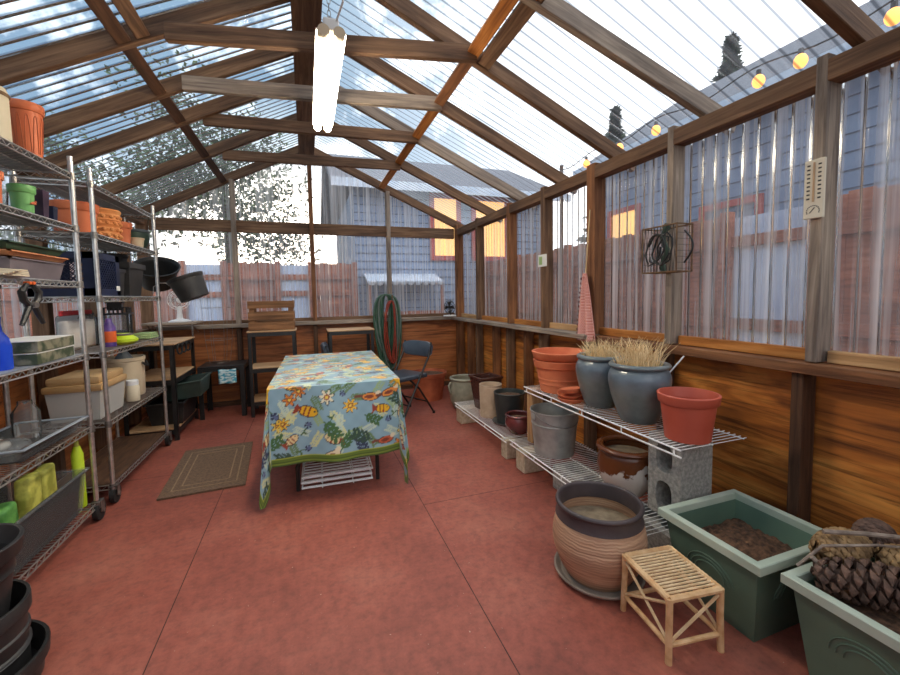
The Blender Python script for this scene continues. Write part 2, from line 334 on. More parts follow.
# ------------------------------------------------------------------ mesh helpers
class MB:
    def __init__(s): s.bm = bmesh.new()
    def box(s, c, d, rot=None, bev=0.0, seg=2):
        tmp = bmesh.new(); bmesh.ops.create_cube(tmp, size=1.0)
        bmesh.ops.scale(tmp, vec=Vector(d), verts=tmp.verts)
        if bev: bmesh.ops.bevel(tmp, geom=tmp.edges[:], offset=min(bev, min(d) * 0.45), segments=seg, profile=0.6, affect='EDGES')
        mt = Matrix.Translation(Vector(c)) @ (rot.to_4x4() if rot else Matrix())
        s._join(tmp, mt); return s
    def _join(s, tmp, mt=None):
        if mt is not None: bmesh.ops.transform(tmp, matrix=mt, verts=tmp.verts)
        vm = {}
        for v in tmp.verts: vm[v] = s.bm.verts.new(v.co)
        for f in tmp.faces:
            try: s.bm.faces.new([vm[v] for v in f.verts])
            except ValueError: pass
        tmp.free()
    def tube(s, pts, r, n=8, closed=False, taper=None):
        pts = [Vector(p) for p in pts]; N = len(pts); rings = []
        up = None
        for i, p in enumerate(pts):
            if closed: d = pts[(i + 1) % N] - pts[i - 1]
            else: d = pts[min(i + 1, N - 1)] - pts[max(i - 1, 0)]
            d.normalize()
            if up is None:
                up = Vector((0, 0, 1)) if abs(d.z) < 0.9 else Vector((1, 0, 0))
            a = (up - d * up.dot(d))
            if a.length < 1e-5: a = d.orthogonal()
            a.normalize(); up = a; b_ = d.cross(a)
            rr = r if taper is None else r * taper[i]
            rings.append([s.bm.verts.new(p + a * (rr * math.cos(2 * PI * k / n + PI / n)) + b_ * (rr * math.sin(2 * PI * k / n + PI / n))) for k in range(n)])
        for i in range(N if closed else N - 1):
            A, B = rings[i], rings[(i + 1) % N]
            for k in range(n): s.bm.faces.new((A[k], A[(k + 1) % n], B[(k + 1) % n], B[k]))
        if not closed:
            s.bm.faces.new(rings[0][::-1]); s.bm.faces.new(rings[-1])
        return s
    def lathe(s, prof, n=40, c=(0, 0, 0), mt=None, sq=None):
        """prof: list of (r, z). sq: power of a squared-off round"""
        rings = []
        for r, z in prof:
            if r < 1e-6:
                p = Vector((c[0], c[1], c[2] + z)); rings.append([s.bm.verts.new(mt @ p if mt else p)])
            else:
                ring = []
                for k in range(n):
                    a = 2 * PI * k / n; ca, sa = math.cos(a), math.sin(a); q = 1.0
                    if sq: q = (abs(ca) ** sq + abs(sa) ** sq) ** (-1.0 / sq)
                    p = Vector((c[0] + r * q * ca, c[1] + r * q * sa, c[2] + z)); ring.append(s.bm.verts.new(mt @ p if mt else p))
                rings.append(ring)
        for A, B in zip(rings, rings[1:]):
            if len(A) == 1 and len(B) == 1: continue
            if len(A) == 1:
                for k in range(n): s.bm.faces.new((A[0], B[(k + 1) % n], B[k]))
            elif len(B) == 1:
                for k in range(n): s.bm.faces.new((A[k], A[(k + 1) % n], B[0]))
            else:
                for k in range(n): s.bm.faces.new((A[k], A[(k + 1) % n], B[(k + 1) % n], B[k]))
        return s
    def frust(s, c, w0, d0, w1, d1, h, wall=None, lipw=0):
        """open square-section box from z to z+h, with wall thickness"""
        def ring(w, d, z): return [s.bm.verts.new((c[0] + x * w / 2, c[1] + y * d / 2, c[2] + z)) for x, y in ((-1, -1), (1, -1), (1, 1), (-1, 1))]
        k = wall or 0.01
        rs = [ring(w0, d0, 0), ring(w1, d1, h), ring(w1 - 2 * k, d1 - 2 * k, h), ring(w0 - 2 * k, d0 - 2 * k, k)]
        s.bm.faces.new(rs[0][::-1])
        for A, B in zip(rs, rs[1:]):
            for i in range(4): s.bm.faces.new((A[i], A[(i + 1) % 4], B[(i + 1) % 4], B[i]))
        s.bm.faces.new(rs[-1]); return s
    def prism(s, poly2, z0, z1):
        lo = [s.bm.verts.new((x, y, z0)) for x, y in poly2]; hi = [s.bm.verts.new((x, y, z1)) for x, y in poly2]
        s.bm.faces.new(lo[::-1]); s.bm.faces.new(hi); n = len(lo)
        for i in range(n): s.bm.faces.new((lo[i], lo[(i + 1) % n], hi[(i + 1) % n], hi[i]))
        return s
    def sphere(s, c, d, u=16, v=10, mt=None):
        tmp = bmesh.new(); bmesh.ops.create_uvsphere(tmp, u_segments=u, v_segments=v, radius=0.5)
        bmesh.ops.scale(tmp, vec=Vector(d), verts=tmp.verts); m_ = Matrix.Translation(Vector(c))
        if mt: m_ = m_ @ mt
        s._join(tmp, m_); return s
    def quad(s, a, b_, c, d): s.bm.faces.new([s.bm.verts.new(x) for x in (a, b_, c, d)]); return s
    def build(s, name, mat, parent=None, smooth=False, bev=0):
        bmesh.ops.recalc_face_normals(s.bm, faces=s.bm.faces[:])
        me = bpy.data.meshes.new(name); s.bm.to_mesh(me); s.bm.free()
        me.materials.append(MATS[mat] if isinstance(mat, str) else mat)
        if smooth:
            for p in me.polygons: p.use_smooth = True
            if smooth != 'all':
                try: me.set_sharp_from_angle(angle=math.radians(38))
                except Exception: pass
        o = bpy.data.objects.new(name, me); COL.objects.link(o)
        if parent: o.parent = parent
        return o
def tag(o, label, cat, group=None):
    o['label'] = label; o['category'] = cat
    if group: o['group'] = group
    return o
def thing(name, label, cat, loc=(0, 0, 0), rz=0.0, group=None, rot=None):
    e = bpy.data.objects.new(name, None); COL.objects.link(e); e.empty_display_size = 0.05
    e.location = loc; e.rotation_euler = rot if rot else (0, 0, rz)
    return tag(e, label, cat, group)
def dup(root, loc, rz, label, group=None):
    r = root.copy(); COL.objects.link(r); r.location = loc; r.rotation_euler = (0, 0, rz); r['label'] = label
    if group: r['group'] = group
    for ch in list(root.children):
        c_ = ch.copy(); COL.objects.link(c_); c_.parent = r
        for g in list(ch.children):
            d_ = g.copy(); COL.objects.link(d_); d_.parent = c_
    return r
TR = [0]
def struct(o):
    o['kind'] = 'structure'; return o
def beam(p0, p1, w, h, mat, up=(0, 0, 1), name=None, bev=0.003):
    """timber from p0 to p1 (axis through its centre); w across, h along up"""
    p0, p1 = Vector(p0), Vector(p1); x = (p1 - p0); L = x.length; x.normalize()
    z = Vector(up) - x * Vector(up).dot(x); z.normalize(); y = z.cross(x)
    mb = MB().box((0, 0, 0), (L, w, h), bev=bev, seg=1)
    TR[0] += 1
    o = mb.build(name or 'trim_%d' % TR[0], mat)
    mid = (p0 + p1) / 2
    o.matrix_world = Matrix(((x.x, y.x, z.x, mid.x), (x.y, y.y, z.y, mid.y), (x.z, y.z, z.z, mid.z), (0, 0, 0, 1)))
    return struct(o)
def corr(name, o0, u, U, v, Vf, n, pitch, amp, mat, phase=0.0, vsub=1):
    """corrugated sheet: wave along u, ridges along v; Vf(s) gives (start, end) along v"""
    o0, u, v, n = Vector(o0), Vector(u), Vector(v), Vector(n)
    N = max(8, int(U / pitch * 10)); bm = bmesh.new(); uvl = []
    rows = []
    for i in range(N + 1):
        s_ = U * i / N; w = amp * math.sin(2 * PI * s_ / pitch + phase); a, b_ = Vf(s_) if callable(Vf) else Vf
        col = []
        for k in range(vsub + 1):
            tt = a + (b_ - a) * k / vsub
            vert = bm.verts.new(o0 + u * s_ + v * tt + n * w); col.append(vert); uvl.append((s_, tt))
        rows.append(col)
    bm.verts.index_update()
    for A, B in zip(rows, rows[1:]):
        for k in range(vsub): bm.faces.new((A[k], B[k], B[k + 1], A[k + 1]))
    me = bpy.data.meshes.new(name); bm.to_mesh(me); bm.free()
    uv = me.uv_layers.new(name='UVMap')
    for lp in me.loops: uv.data[lp.index].uv = uvl[lp.vertex_index]
    for p in me.polygons: p.use_smooth = True
    me.materials.append(MATS[mat]); o = bpy.data.objects.new(name, me); COL.objects.link(o)
    return struct(o)

# ------------------------------------------------------------------ room shell
XR, XL, YB, YF = 1.96, -1.60, 5.30, -1.0        # inner faces of the wall studs
XC, ZR, ZW = 0.06, 3.03, 2.19                    # ridge, underside of rafters at ridge and walls
SR = (ZW - ZR) / (XR - XC); SL = (ZR - ZW) / (XC - XL)
def zroof(x): return ZR + SR * (x - XC) if x > XC else ZR - SL * (XC - x)

mb = MB().box(((XR + XL) / 2 + .02, (YB + YF) / 2 + .05, -0.03), (XR - XL + .36, YB - YF + .3, 0.06))
struct(mb.build('floor', 'floor_paint'))
# joints between the floor boards
def joint(a, b_):
    a, b_ = Vector(a), Vector(b_); d = (b_ - a).normalized(); n_ = Vector((-d.y, d.x, 0)) * 0.0022
    bmj.quad(*[p + Vector((0, 0, 0.0006)) for p in (a - n_, a + n_, b_ + n_, b_ - n_)])
M('joint_dark', (62, 36, 32), (84, 50, 44), 20, 0.9)
bmj = MB()
for x in (-0.57, 0.617): joint((x, YF, 0), (x, YB, 0))
joint((0.617, 2.29, 0), (XR, 2.29, 0)); joint((XL, 3.36, 0), (-0.57, 3.36, 0)); joint((-0.57, 0.6, 0), (0.617, 0.6, 0)); joint((-0.57, 4.4, 0), (0.617, 4.4, 0))
struct(bmj.build('floor_joint', 'joint_dark'))

struct(MB().box((2.075, (YB + YF) / 2, 0.46), (0.03, YB - YF + .2, 0.92)).build('wall_right', 'ply_orange'))
struct(MB().box((-1.715, (YB + YF) / 2, 0.46), (0.03, YB - YF + .2, 0.92)).build('wall_left', 'ply_brown'))
wb = struct(MB().box((0, 0, 0), (XR - XL + .2, 0.03, 0.95)).build('wall_back', 'ply_brown')); wb.location = (0.18, 5.415, 0.475)
struct(MB().box((0.18, YF - 0.1, 0.46), (XR - XL + .2, 0.03, 0.92)).build('wall_front', 'ply_brown'))

# right wall: studs, sill, plate, sheets
studsR = [(-0.95, .04, 'timber_brown'), (-0.28, .04, 'timber_brown'), (0.38, .04, 'timber_brown'), (1.075, .042, 'timber_grey'), (1.785, .042, 'timber_grey'), (2.465, .09, 'timber_red'), (3.10, .06, 'timber_brown'), (3.74, .06, 'timber_red'), (4.56, .06, 'timber_brown')]
for y, w, mt in studsR:
    beam((2.005, y, 0.955), (2.005, y, zroof(XR) - 0.01), w, 0.09, mt, up=(1, 0, 0))
    beam((2.005, y + .045, 0.04), (2.005, y + .045, 0.905), 0.045, 0.09, 'timber_dark' if y < 2 else 'timber_brown', up=(1, 0, 0))
for y in (3.42, 4.12, 4.88): beam((2.005, y, 0.04), (2.005, y, 0.905), 0.045, 0.09, 'timber_red', up=(1, 0, 0))
beam((2.005, 5.27, 0.0), (2.005, 5.27, zroof(XR) + .03), 0.08, 0.10, 'timber_red', up=(1, 0, 0))
beam((1.985, YF, 0.928), (1.985, 2.42, 0.928), 0.11, 0.045, 'timber_red')
beam((1.955, 2.42, 0.938), (1.955, 5.3, 0.938), 0.17, 0.032, 'timber_grey')
beam((2.005, YF, 0.022), (2.005, 5.3, 0.022), 0.09, 0.045, 'timber_dark')
beam((2.005, YF, 2.115), (2.005, 5.3, 2.115), 0.088, 0.085, 'timber_brown')
ys = [YF] + [y for y, w, _m in studsR] + [5.27]
WN = [0]
def win(): WN[0] += 1; return 'window_%d' % WN[0]
for i, (a, b_) in enumerate(zip(ys, ys[1:])):
    if b_ > -0.5:
        beam((2.03, a + .03, 0.978), (2.03, b_ - .03, 0.978), 0.04, 0.05, 'timber_orange' if i % 3 else 'timber_tan')
    corr(win(), (2.062, a, 0.99), (0, 1, 0), b_ - a, (0, 0, 1), (0, 1.09), (1, 0, 0), 0.072, 0.0085, 'poly_wall', phase=i * 1.3)
# left wall
studsL = [(-0.6, .04), (0.4, .04), (1.3, .04), (2.1, .04), (2.72, .05), (3.41, .06), (4.08, .05), (4.76, .06)]
for y, w in studsL:
    beam((-1.645, y, 0.04), (-1.645, y, zroof(XL) - 0.01), w, 0.09, 'timber_brown', up=(1, 0, 0))
beam((-1.645, 5.27, 0.0), (-1.645, 5.27, zroof(XL) + .03), 0.08, 0.10, 'timber_brown', up=(1, 0, 0))
beam((-1.64, YF, 0.938), (-1.64, 5.3, 0.938), 0.12, 0.034, 'timber_brown')
beam((-1.645, YF, 2.115), (-1.645, 5.3, 2.115), 0.088, 0.085, 'timber_brown')
ysl = [YF] + [y for y, w in studsL] + [5.27]
for i, (a, b_) in enumerate(zip(ysl, ysl[1:])):
    corr(win(), (-1.704, a, 0.95), (0, 1, 0), b_ - a, (0, 0, 1), (0, 1.13), (-1, 0, 0), 0.072, 0.0085, 'poly_wall', phase=i)
# back wall
postsB = [(-0.765, .05, 'timber_grey'), (0.09, .05, 'timber_red'), (1.04, .05, 'timber_grey')]
for x, w, mt in postsB:
    beam((x, 5.335, 0.955), (x, 5.335, zroof(x) + .02), 0.09, w, mt, up=(1, 0, 0))
    beam((x, 5.345, 0.04), (x, 5.345, 0.905), 0.09, w, 'timber_dark', up=(1, 0, 0))
beam((XL, 5.352, 2.105), (XR, 5.352, 2.105), 0.05, 0.135, 'timber_brown')
beam((XL, 5.34, 0.945), (XR, 5.34, 0.945), 0.13, 0.045, 'timber_grey')
beam((XL, 5.375, 0.985), (XR, 5.375, 0.985), 0.035, 0.05, 'timber_brown')
beam((XL, 5.35, 0.022), (XR, 5.35, 0.022), 0.09, 0.045, 'timber_dark')
xs = [XL - .06] + [p[0] for p in postsB] + [XR + .06]
for i, (a, b_) in enumerate(zip(xs, xs[1:])):
    corr(win(), (a, 5.405, 0), (1, 0, 0), b_ - a, (0, 0, 1), (lambda s_, a=a: (0.99, zroof(a + s_) + 0.06)), (0, 1, 0), 0.072, 0.0085, 'poly_wall', phase=i * 2)
corr(win(), (XL, YF - .1, 0), (1, 0, 0), XR - XL, (0, 0, 1), (lambda s_: (0.92, zroof(XL + s_) + 0.06)), (0, -1, 0), 0.072, 0.0085, 'poly_wall')

# roof: rafters, ridge, purlins, collar ties, sheets
nR = Vector((-SR, 0, 1)).normalized(); nL = Vector((-SL, 0, 1)).normalized()
def rafter(side, y, mt, w=0.042, y1=None):
    y1 = y if y1 is None else y1
    x0 = XC + (0.03 if side > 0 else -0.03); x1 = (XR + 0.22) if side > 0 else (XL - 0.22)
    zz = lambda x: (ZR + SR * (x - XC)) if side > 0 else (ZR - SL * (XC - x))
    n_ = nR if side > 0 else nL; off = n_ * 0.046
    beam(Vector((x0, y, zz(x0))) + off, Vector((x1, y1, zz(x1))) + off, w, 0.092, mt, up=n_)
RY = [-0.9, -0.3, 0.36, 1.10, 1.83, 2.30, 2.94, 3.60, 4.33]
RW = {1.10: 0.97, 1.83: 1.60}
LY = [-0.9, -0.1, 0.60, 1.30, 1.98, 2.63, 3.19, 3.64, 4.43]
for i, y in enumerate(RY): rafter(1, y, ['timber_brown', 'timber_grey', 'timber_brown'][i % 3], y1=RW.get(y))
for y in LY: rafter(-1, y, 'timber_brown')
rafter(1, 5.33, 'timber_brown', .06); rafter(-1, 5.33, 'timber_brown', .06)
beam((0.055, YF, 3.065), (0.055, 5.38, 3.065), 0.05, 0.13, 'timber_brown')
beam((0.065, YF, 2.985), (0.065, 5.3, 2.985), 0.175, 0.035, 'timber_brown')
def purlin(side, x, Y, mts, w=0.075):
    n_ = nR if side > 0 else nL; z = zroof(x)
    for j, (a, b_) in enumerate(zip(Y, Y[1:])):
        mt = mts[j % len(mts)]
        p = Vector((x, 0, z)) + n_ * 0.03
        beam(p + Vector((0, a + .022, 0)), p + Vector((0, b_ - .022, 0)), w, 0.042, mt, up=n_)
RP = [0.36, 1.045, 1.725, 2.30, 2.94, 3.60, 4.33, 5.31]
purlin(1, 0.955, RP, ['timber_orange', 'timber_orange', 'timber_orange', 'timber_red'], 0.07)
purlin(1, 1.035, RP[:4], ['timber_brown'], 0.08)
purlin(-1, -0.83, LY[2:] + [5.31], ['timber_dark'], 0.07)
purlin(-1, -0.745, LY[2:6], ['timber_brown'], 0.07)
for (yl, yr, z, mt) in [(2.60, 2.255, 2.655, 'timber_brown'), (3.155, 2.905, 2.655, 'timber_grey'), (3.70, 3.56, 2.65, 'timber_brown'), (4.47, 4.29, 2.63, 'timber_brown'), (1.95, 1.57, 2.665, 'timber_brown')]:
    beam((-0.70 + (.06 if yl < 2.7 else 0), yl - .03, z), (0.985, yr - .0, z), 0.04, 0.092, mt)
UR = math.hypot(XR + .25 - XC, SR * (XR + .25 - XC)); UL = math.hypot(XC - XL + .25, SL * (XC - XL + .25))
dR = Vector((1, 0, SR)).normalized(); dL = Vector((-1, 0, -SL)).normalized()
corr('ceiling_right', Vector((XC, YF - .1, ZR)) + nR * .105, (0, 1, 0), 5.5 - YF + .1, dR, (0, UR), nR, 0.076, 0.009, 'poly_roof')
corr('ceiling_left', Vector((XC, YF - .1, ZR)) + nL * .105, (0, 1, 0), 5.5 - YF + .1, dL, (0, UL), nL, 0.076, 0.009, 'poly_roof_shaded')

# ------------------------------------------------------------------ outside
g = struct(MB().box((1, 6, -0.14), (60, 60, 0.1)).build('ground', 'yard'))
def fence(name, label, origin, along, bays, h, pale=(), group=None):
    """board fence; along: unit vector; rails on the near side"""
    e = thing(name, label, 'fence', origin, math.atan2(along[1], along[0]), group)
    xs_ = [0]
    for w_ in bays: xs_.append(xs_[-1] + w_)
    for x in xs_: MB().box((x, 0.03, h / 2 - .05), (0.09, 0.09, h + .1), bev=.004, seg=1).build('post', 'fence_red', e)
    for k, bay in enumerate(bays):
        x0 = xs_[k]
        if k in pale: MB().box((x0 + bay / 2, 0.09, h * .5), (bay - .06, 0.02, h * .94)).build('pale_board', 'pale_panel', e)
        else:
            mbp = MB(); nb = max(2, int(bay / .15))
            for j in range(nb): mbp.box((x0 + bay * (j + .5) / nb, 0.09 + .006 * (j % 2), h * .5), (bay / nb - .0015, 0.02, h * (.97 + .02 * (j % 2))))
            mbp.build('board_panel', 'fence_red', e)
    for z in (0.3, 1.34 if h < 1.95 else 0.95, h - 0.28): MB().box((xs_[-1] / 2, 0.05, z), (xs_[-1], 0.04, 0.10), bev=.004, seg=1).build('rail', 'fence_red', e)
    return e
fence('board_fence', 'red-brown board fence with a pale blue panel running along beyond the long clear wall', (3.7, 8.2, 0), (0, -1), [1.5, 1.5, 1.5, .95, .72, 1.5, 1.5], 1.98, pale=(4,))
fence('board_fence', 'red-brown board fence with two pale blue panels standing beyond the end wall', (-4.97, 8.0, 0), (1, 0), [1.0, 1.0, 1.0, .62, .87, .57, .8], 1.92, pale=(3, 5))

def house(name, label, origin, rz, Wd, Dp, H, roofh, windows, seam=0.16):
    e = thing(name, label, 'house', origin, rz)
    MB().box((Wd / 2, Dp / 2, H / 2), (Wd, Dp, H)).build('wall', 'siding_blue', e)
    sm = MB()
    for k in range(int(H / seam)): sm.box((Wd / 2, -0.006, k * seam + .05), (Wd, 0.012, 0.014))
    sm.build('siding_seam', 'siding_seam', e)
    r_ = MB(); o_ = .45
    pr = [(-o_, -o_, H), (Wd + o_, -o_, H), (Wd + o_, Dp / 2, H + roofh), (-o_, Dp / 2, H + roofh), (-o_, Dp + o_, H), (Wd + o_, Dp + o_, H)]
    V = [r_.bm.verts.new(p) for p in pr] + [r_.bm.verts.new((p[0], p[1], p[2] - .12)) for p in pr]
    for q in ((0, 1, 2, 3), (3, 2, 5, 4), (6, 9, 8, 7), (9, 10, 11, 8), (0, 6, 7, 1), (4, 5, 11, 10), (0, 3, 9, 6), (3, 4, 10, 9), (1, 7, 8, 2), (2, 8, 11, 5)): r_.bm.faces.new([V[i] for i in q])
    r_.build('roof', 'roof_shingle', e)
    MB().box((Wd / 2, -o_, H - .06), (Wd + 2 * o_, 0.03, 0.16)).build('fascia', 'awning', e)
    for (x0, x1, z0, z1, lit) in windows:
        f_ = MB()
        for (c_, d_) in (((x0 + x1) / 2, z0 - .05), ((x0 + x1) / 2, z1 + .05)): f_.box((c_, -0.03, d_), (x1 - x0 + .2, 0.05, 0.1))
        for x in (x0 - .05, x1 + .05, ): f_.box((x, -0.03, (z0 + z1) / 2), (0.1, 0.05, z1 - z0))
        fo = f_.build('window_frame', 'red_trim', e)
        MB().box(((x0 + x1) / 2, -0.015, (z0 + z1) / 2), (x1 - x0, 0.02, z1 - z0)).build('pane', 'lit_window' if lit else 'window_glass', fo)
    return e
hb = house('neighbour_house', 'blue-grey sided house with lit red-framed windows behind the end wall', (0.95, 8.3, 0), 0, 4.3, 5, 3.45, 1.4, [(1.65, 2.15, 2.1, 3.3, True), (2.6, 3.3, 2.1, 3.3, True)])
aw = thing('awning', 'pale blue scalloped awning over the yard bench behind the end wall', 'awning', (1.1, 7.75, 1.55))
pr = MB(); pr.box((0.75, 0.25, 0.06), (1.5, 0.6, 0.03), rot=Euler((math.radians(18), 0, 0)).to_matrix())
pr.build('canopy', 'awning', aw)
vb = MB()
for k in range(10): vb.lathe([(0, -.09), (.05, -.075), (.075, -.02), (.075, 0), (0, 0)], 10, (0.075 + k * .15, -0.03, 0.0))
vb.build('valance', 'awning', aw)
for x in (0.03, 1.47): MB().box((x, 0.0, -0.79), (0.05, 0.05, 1.56)).build('post', 'fence_red', aw)
yb = thing('yard_bench', 'reddish plank bench under the pale awning outside', 'bench', (1.2, 7.75, -0.09))
MB().box((0.65, 0.1, 1.02), (1.3, 0.4, 0.05)).build('seat', 'fence_red', yb)
for x in (0.08, 1.22): MB().box((x, 0.1, 0.5), (0.07, 0.36, 1.0)).build('leg', 'fence_red', yb)
house('neighbour_house', 'blue-grey sided house beyond the long board fence beside the string lights', (6.3, 7.5, 0), -PI / 2, 10.4, 5, 4.0, 1.9, [(0.3, 1.0, 2.3, 2.9, True), (2.5, 3.3, 1.9, 2.55, False)], 0.22)
# string of bulbs under the neighbouring eave
sl = thing('string_lights', 'string of warm orange bulbs hung beyond the clear wall', 'string lights', (3.2, 0, 2.82))
pts = []; bulbs = [1.05, 1.42, 1.88, 2.15, 2.6, 3.08, 3.56, 4.1]
for i in range(41):
    y = 0.6 + i * 0.1; pts.append((0, y, 0.05 - 0.03 * math.sin(i * 0.7)))
MB().tube(pts, 0.006, 5).build('cord', 'black_plastic', sl)
for y in bulbs:
    bl = MB().sphere((0, y, -0.03), (0.08, 0.08, 0.095), 12, 8).build('bulb', 'bulb_glow', sl, True)
    MB().lathe([(0.012, 0), (0.016, .02), (0.016, .05), (0, .05)], 8, (0, y, 0)).build('socket', 'black_plastic', bl)
for (x, y) in ((0, 0.6), (0, 4.6)): MB().tube([(x, y, -2.91), (x, y, 0.1)], 0.025, 8).build('pole', 'timber_dark', sl)

def tree(label, x, y, h, r, mt, n, conifer=False, group='trees beyond the walls', low=0.35, leaf=1.0):
    e = thing('conifer_tree' if conifer else 'leafy_tree', label, 'tree', (x, y, -0.1), 0, group)
    MB().tube([(0, 0, 0), (0.04, 0, h * .3), (-.03, .03, h * .6), (0, 0, h * .93)], 0.05 * h / 2, 8, taper=[1, .8, .5, .12]).build('trunk', 'bark', e, True)
    rnd = random.Random(int(x * 100 + y)); mb = MB()
    for _ in range(n):
        if conifer:
            f_ = rnd.random() ** .7; z = h * (low * .5 + (1 - low * .5) * f_); rr = r * (1 - f_) * (0.35 + .65 * rnd.random()) * (0.75 + .25 * math.sin(f_ * 60))
        else:
            u = rnd.gauss(0, .45); cl_ = rnd.randint(0, 17); rc = random.Random(cl_ * 31 + int(x * 10))
            ctr = Vector((rc.gauss(0, .42) * r, rc.gauss(0, .42) * r, h * (low + (1 - low) * rc.random() * .85)))
        a = rnd.random() * 2 * PI
        if conifer: p = Vector((rr * math.cos(a), rr * math.sin(a), z - rr * .25))
        else:
            d = Vector((rnd.gauss(0, 1), rnd.gauss(0, 1), rnd.gauss(0, .8))).normalized() * (r * .55 * rnd.random() ** .6); p = ctr + d
        sz = (0.10 if conifer else 0.085 * leaf) * (0.6 + rnd.random()) * (h / 5)
        t1 = Vector((rnd.gauss(0, 1), rnd.gauss(0, 1), rnd.gauss(0, .6))).normalized(); t2 = t1.orthogonal().normalized() * .5
        mb.quad(p - t1 * sz, p - t2 * sz, p + t1 * sz, p + t2 * sz)
    mb.build('crown', mt, e)
    return e
tree('broad leafy tree standing against the sunrise behind the end wall', -1.9, 12.2, 6.6, 2.1, 'leaf_a', 9000, low=.36, leaf=.55)
tree('smaller leafy tree at the far corner beyond the wire racks', -6.4, 12.6, 6.2, 1.9, 'leaf_a', 6000, low=.34, leaf=.55)
tree('tall conifer rising over the neighbouring roof beyond the string lights', 13.4, 9.9, 9.6, 2.7, 'leaf_b', 5200, True)
tree('pointed conifer farther along the yard behind the neighbouring roof', 12.8, 14.5, 9.2, 2.6, 'leaf_b', 4200, True)

# ------------------------------------------------------------------ fluorescent fitting
lt = thing('fluorescent_light', 'long glowing fluorescent shop light hanging on chains from the ridge', 'ceiling light', (0.152, 1.98, 2.44))
MB().box((0, 0.54, 0.05), (0.07, 1.10, 0.055), bev=.01).build('housing', 'white_plastic', lt)
mb = MB()
for sgn in (-1, 1): mb.box((sgn * .045, 0.54, 0.032), (0.05, 1.08, 0.004), rot=Euler((0, sgn * math.radians(24), 0)).to_matrix())
mb.build('reflector', 'white_plastic', lt)
for x in (-0.034, 0.034): MB().tube([(x, 0.02, 0.0), (x, 1.06, 0.0)], 0.023, 14).build('tube', 'tube_light', lt, True)
for y in (0.0, 1.08):
    for x in (-0.034, 0.034): MB().lathe([(0, -.02), (.026, -.02), (.026, .02), (0, .02)], 20, mt=Matrix.Translation((x, y, .012)) @ Matrix.Rotation(PI / 2, 4, 'X')).build('end_cap', 'beige', lt, True)
for y in (0.10, 0.98):
    mb = MB()
    for k in range(17):
        rt = Matrix.Translation((0, y, 0.10 + k * .03)) @ Matrix.Rotation(PI / 2 * (k % 2), 4, 'Z')
        mb.tube([rt @ Vector((.008 * math.cos(a), 0, .018 * math.sin(a))) for a in [2 * PI * i / 8 for i in range(8)]], .0022, 4, closed=True)
    mb.build('chain', 'chrome_dull', lt)
MB().tube([(0.02, 0.0, .06), (0.05, -.06, .12), (0.03, -.05, .3), (-.02, 0, .58)], .005, 6).build('cord', 'white_plastic', lt, True)

# ------------------------------------------------------------------ chrome wire racks
def rack_shelf(x0, x1, y0, y1, z, liner=False, mat='chrome'):
    mb = MB(); n = int((y1 - y0) / .026)
    for k in range(n + 1):
        y = y0 + (y1 - y0) * k / n; mb.tube([(x0, y, z - .003), (x1, y, z - .003)], .0021, 4)
    for t_ in (.33, .66): mb.tube([(x0 + (x1 - x0) * t_, y0, z - .008), (x0 + (x1 - x0) * t_, y1, z - .008)], .003, 4)
    for (a, b_) in (((x0, y0), (x0, y1)), ((x1, y0), (x1, y1)), ((x0, y0), (x1, y0)), ((x0, y1), (x1, y1))):
        L = math.hypot(b_[0] - a[0], b_[1] - a[1]); m_ = max(4, int(L / .028)); zz = []
        mb.tube([(a[0], a[1], z - .003), (b_[0], b_[1], z - .003)], .004, 5); mb.tube([(a[0], a[1], z - .03), (b_[0], b_[1], z - .03)], .004, 5)
        for k in range(m_ + 1): zz.append((a[0] + (b_[0] - a[0]) * k / m_, a[1] + (b_[1] - a[1]) * k / m_, z - .005 if k % 2 else z - .028))
        mb.tube(zz, .0025, 4)
    return mb
def rack(label, x0, x1, y0, y1, zs, liners, bottom_mat=None):
    e = thing('wire_rack', label, 'shelving rack', (0, 0, 0), 0, 'chrome wire racks along the wall')
    for (x, y) in ((x0, y0), (x1, y0), (x0, y1), (x1, y1)):
        mb = MB().tube([(x, y, .125), (x, y, 2.045)], .0125, 12)
        for k in range(74): mb.tube([(x, y, .15 + k * .0254), (x, y, .1535 + k * .0254)], .0132, 12)
        p = mb.build('post', 'chrome', e, True)
        for z in zs: MB().lathe([(.0165, -.034), (.019, -.034), (.0165, .004), (.0125, .004)], 14, (x, y, z)).build('collar', 'chrome_dull', p, True)
        c_ = MB().box((x, y + .012, .115), (.040, .06, .006), bev=.002, seg=1).box((x - .022, y + .014, .085), (.004, .040, .062)).box((x + .022, y + .014, .085), (.004, .040, .062)).tube([(x, y, .112), (x, y, .14)], .011, 8).lathe([(0, -.026), (.014, -.026), (.014, .026), (0, .026)], 12, mt=Matrix.Translation((x, y + .022, .056)) @ Matrix.Rotation(PI / 2, 4, 'Y')).build('caster', 'chrome_dull', e)
        MB().lathe([(.018, -.013), (.042, -.016), (.056, -.012), (.056, .012), (.042, .016), (.018, .013), (.018, -.013)], 24, mt=Matrix.Translation((x, y + .022, .056)) @ Matrix.Rotation(PI / 2, 4, 'Y')).build('wheel', 'rubber', c_, True)
    for i, z in enumerate(zs):
        sh = rack_shelf(x0, x1, y0, y1, z).build('shelf', 'chrome', e)
        if i in liners: MB().box(((x0 + x1) / 2, (y0 + y1) / 2, z + .002), (x1 - x0 - .01, y1 - y0 - .01, .003)).build('shelf_liner', liners[i], sh)
    return e
RZ1 = [0.11, 0.557, 0.967, 1.370, 1.672, 1.955]
RZ2 = [0.125, 0.520, 0.950, 1.290, 1.668, 1.967]
X0, X1 = -1.53, -1.18
rack('chrome wire rack nearest the camera, blue bottle on its middle shelf', X0, X1, 1.90, 2.80, RZ1, {2: 'liner', 4: 'liner', 5: 'liner'})
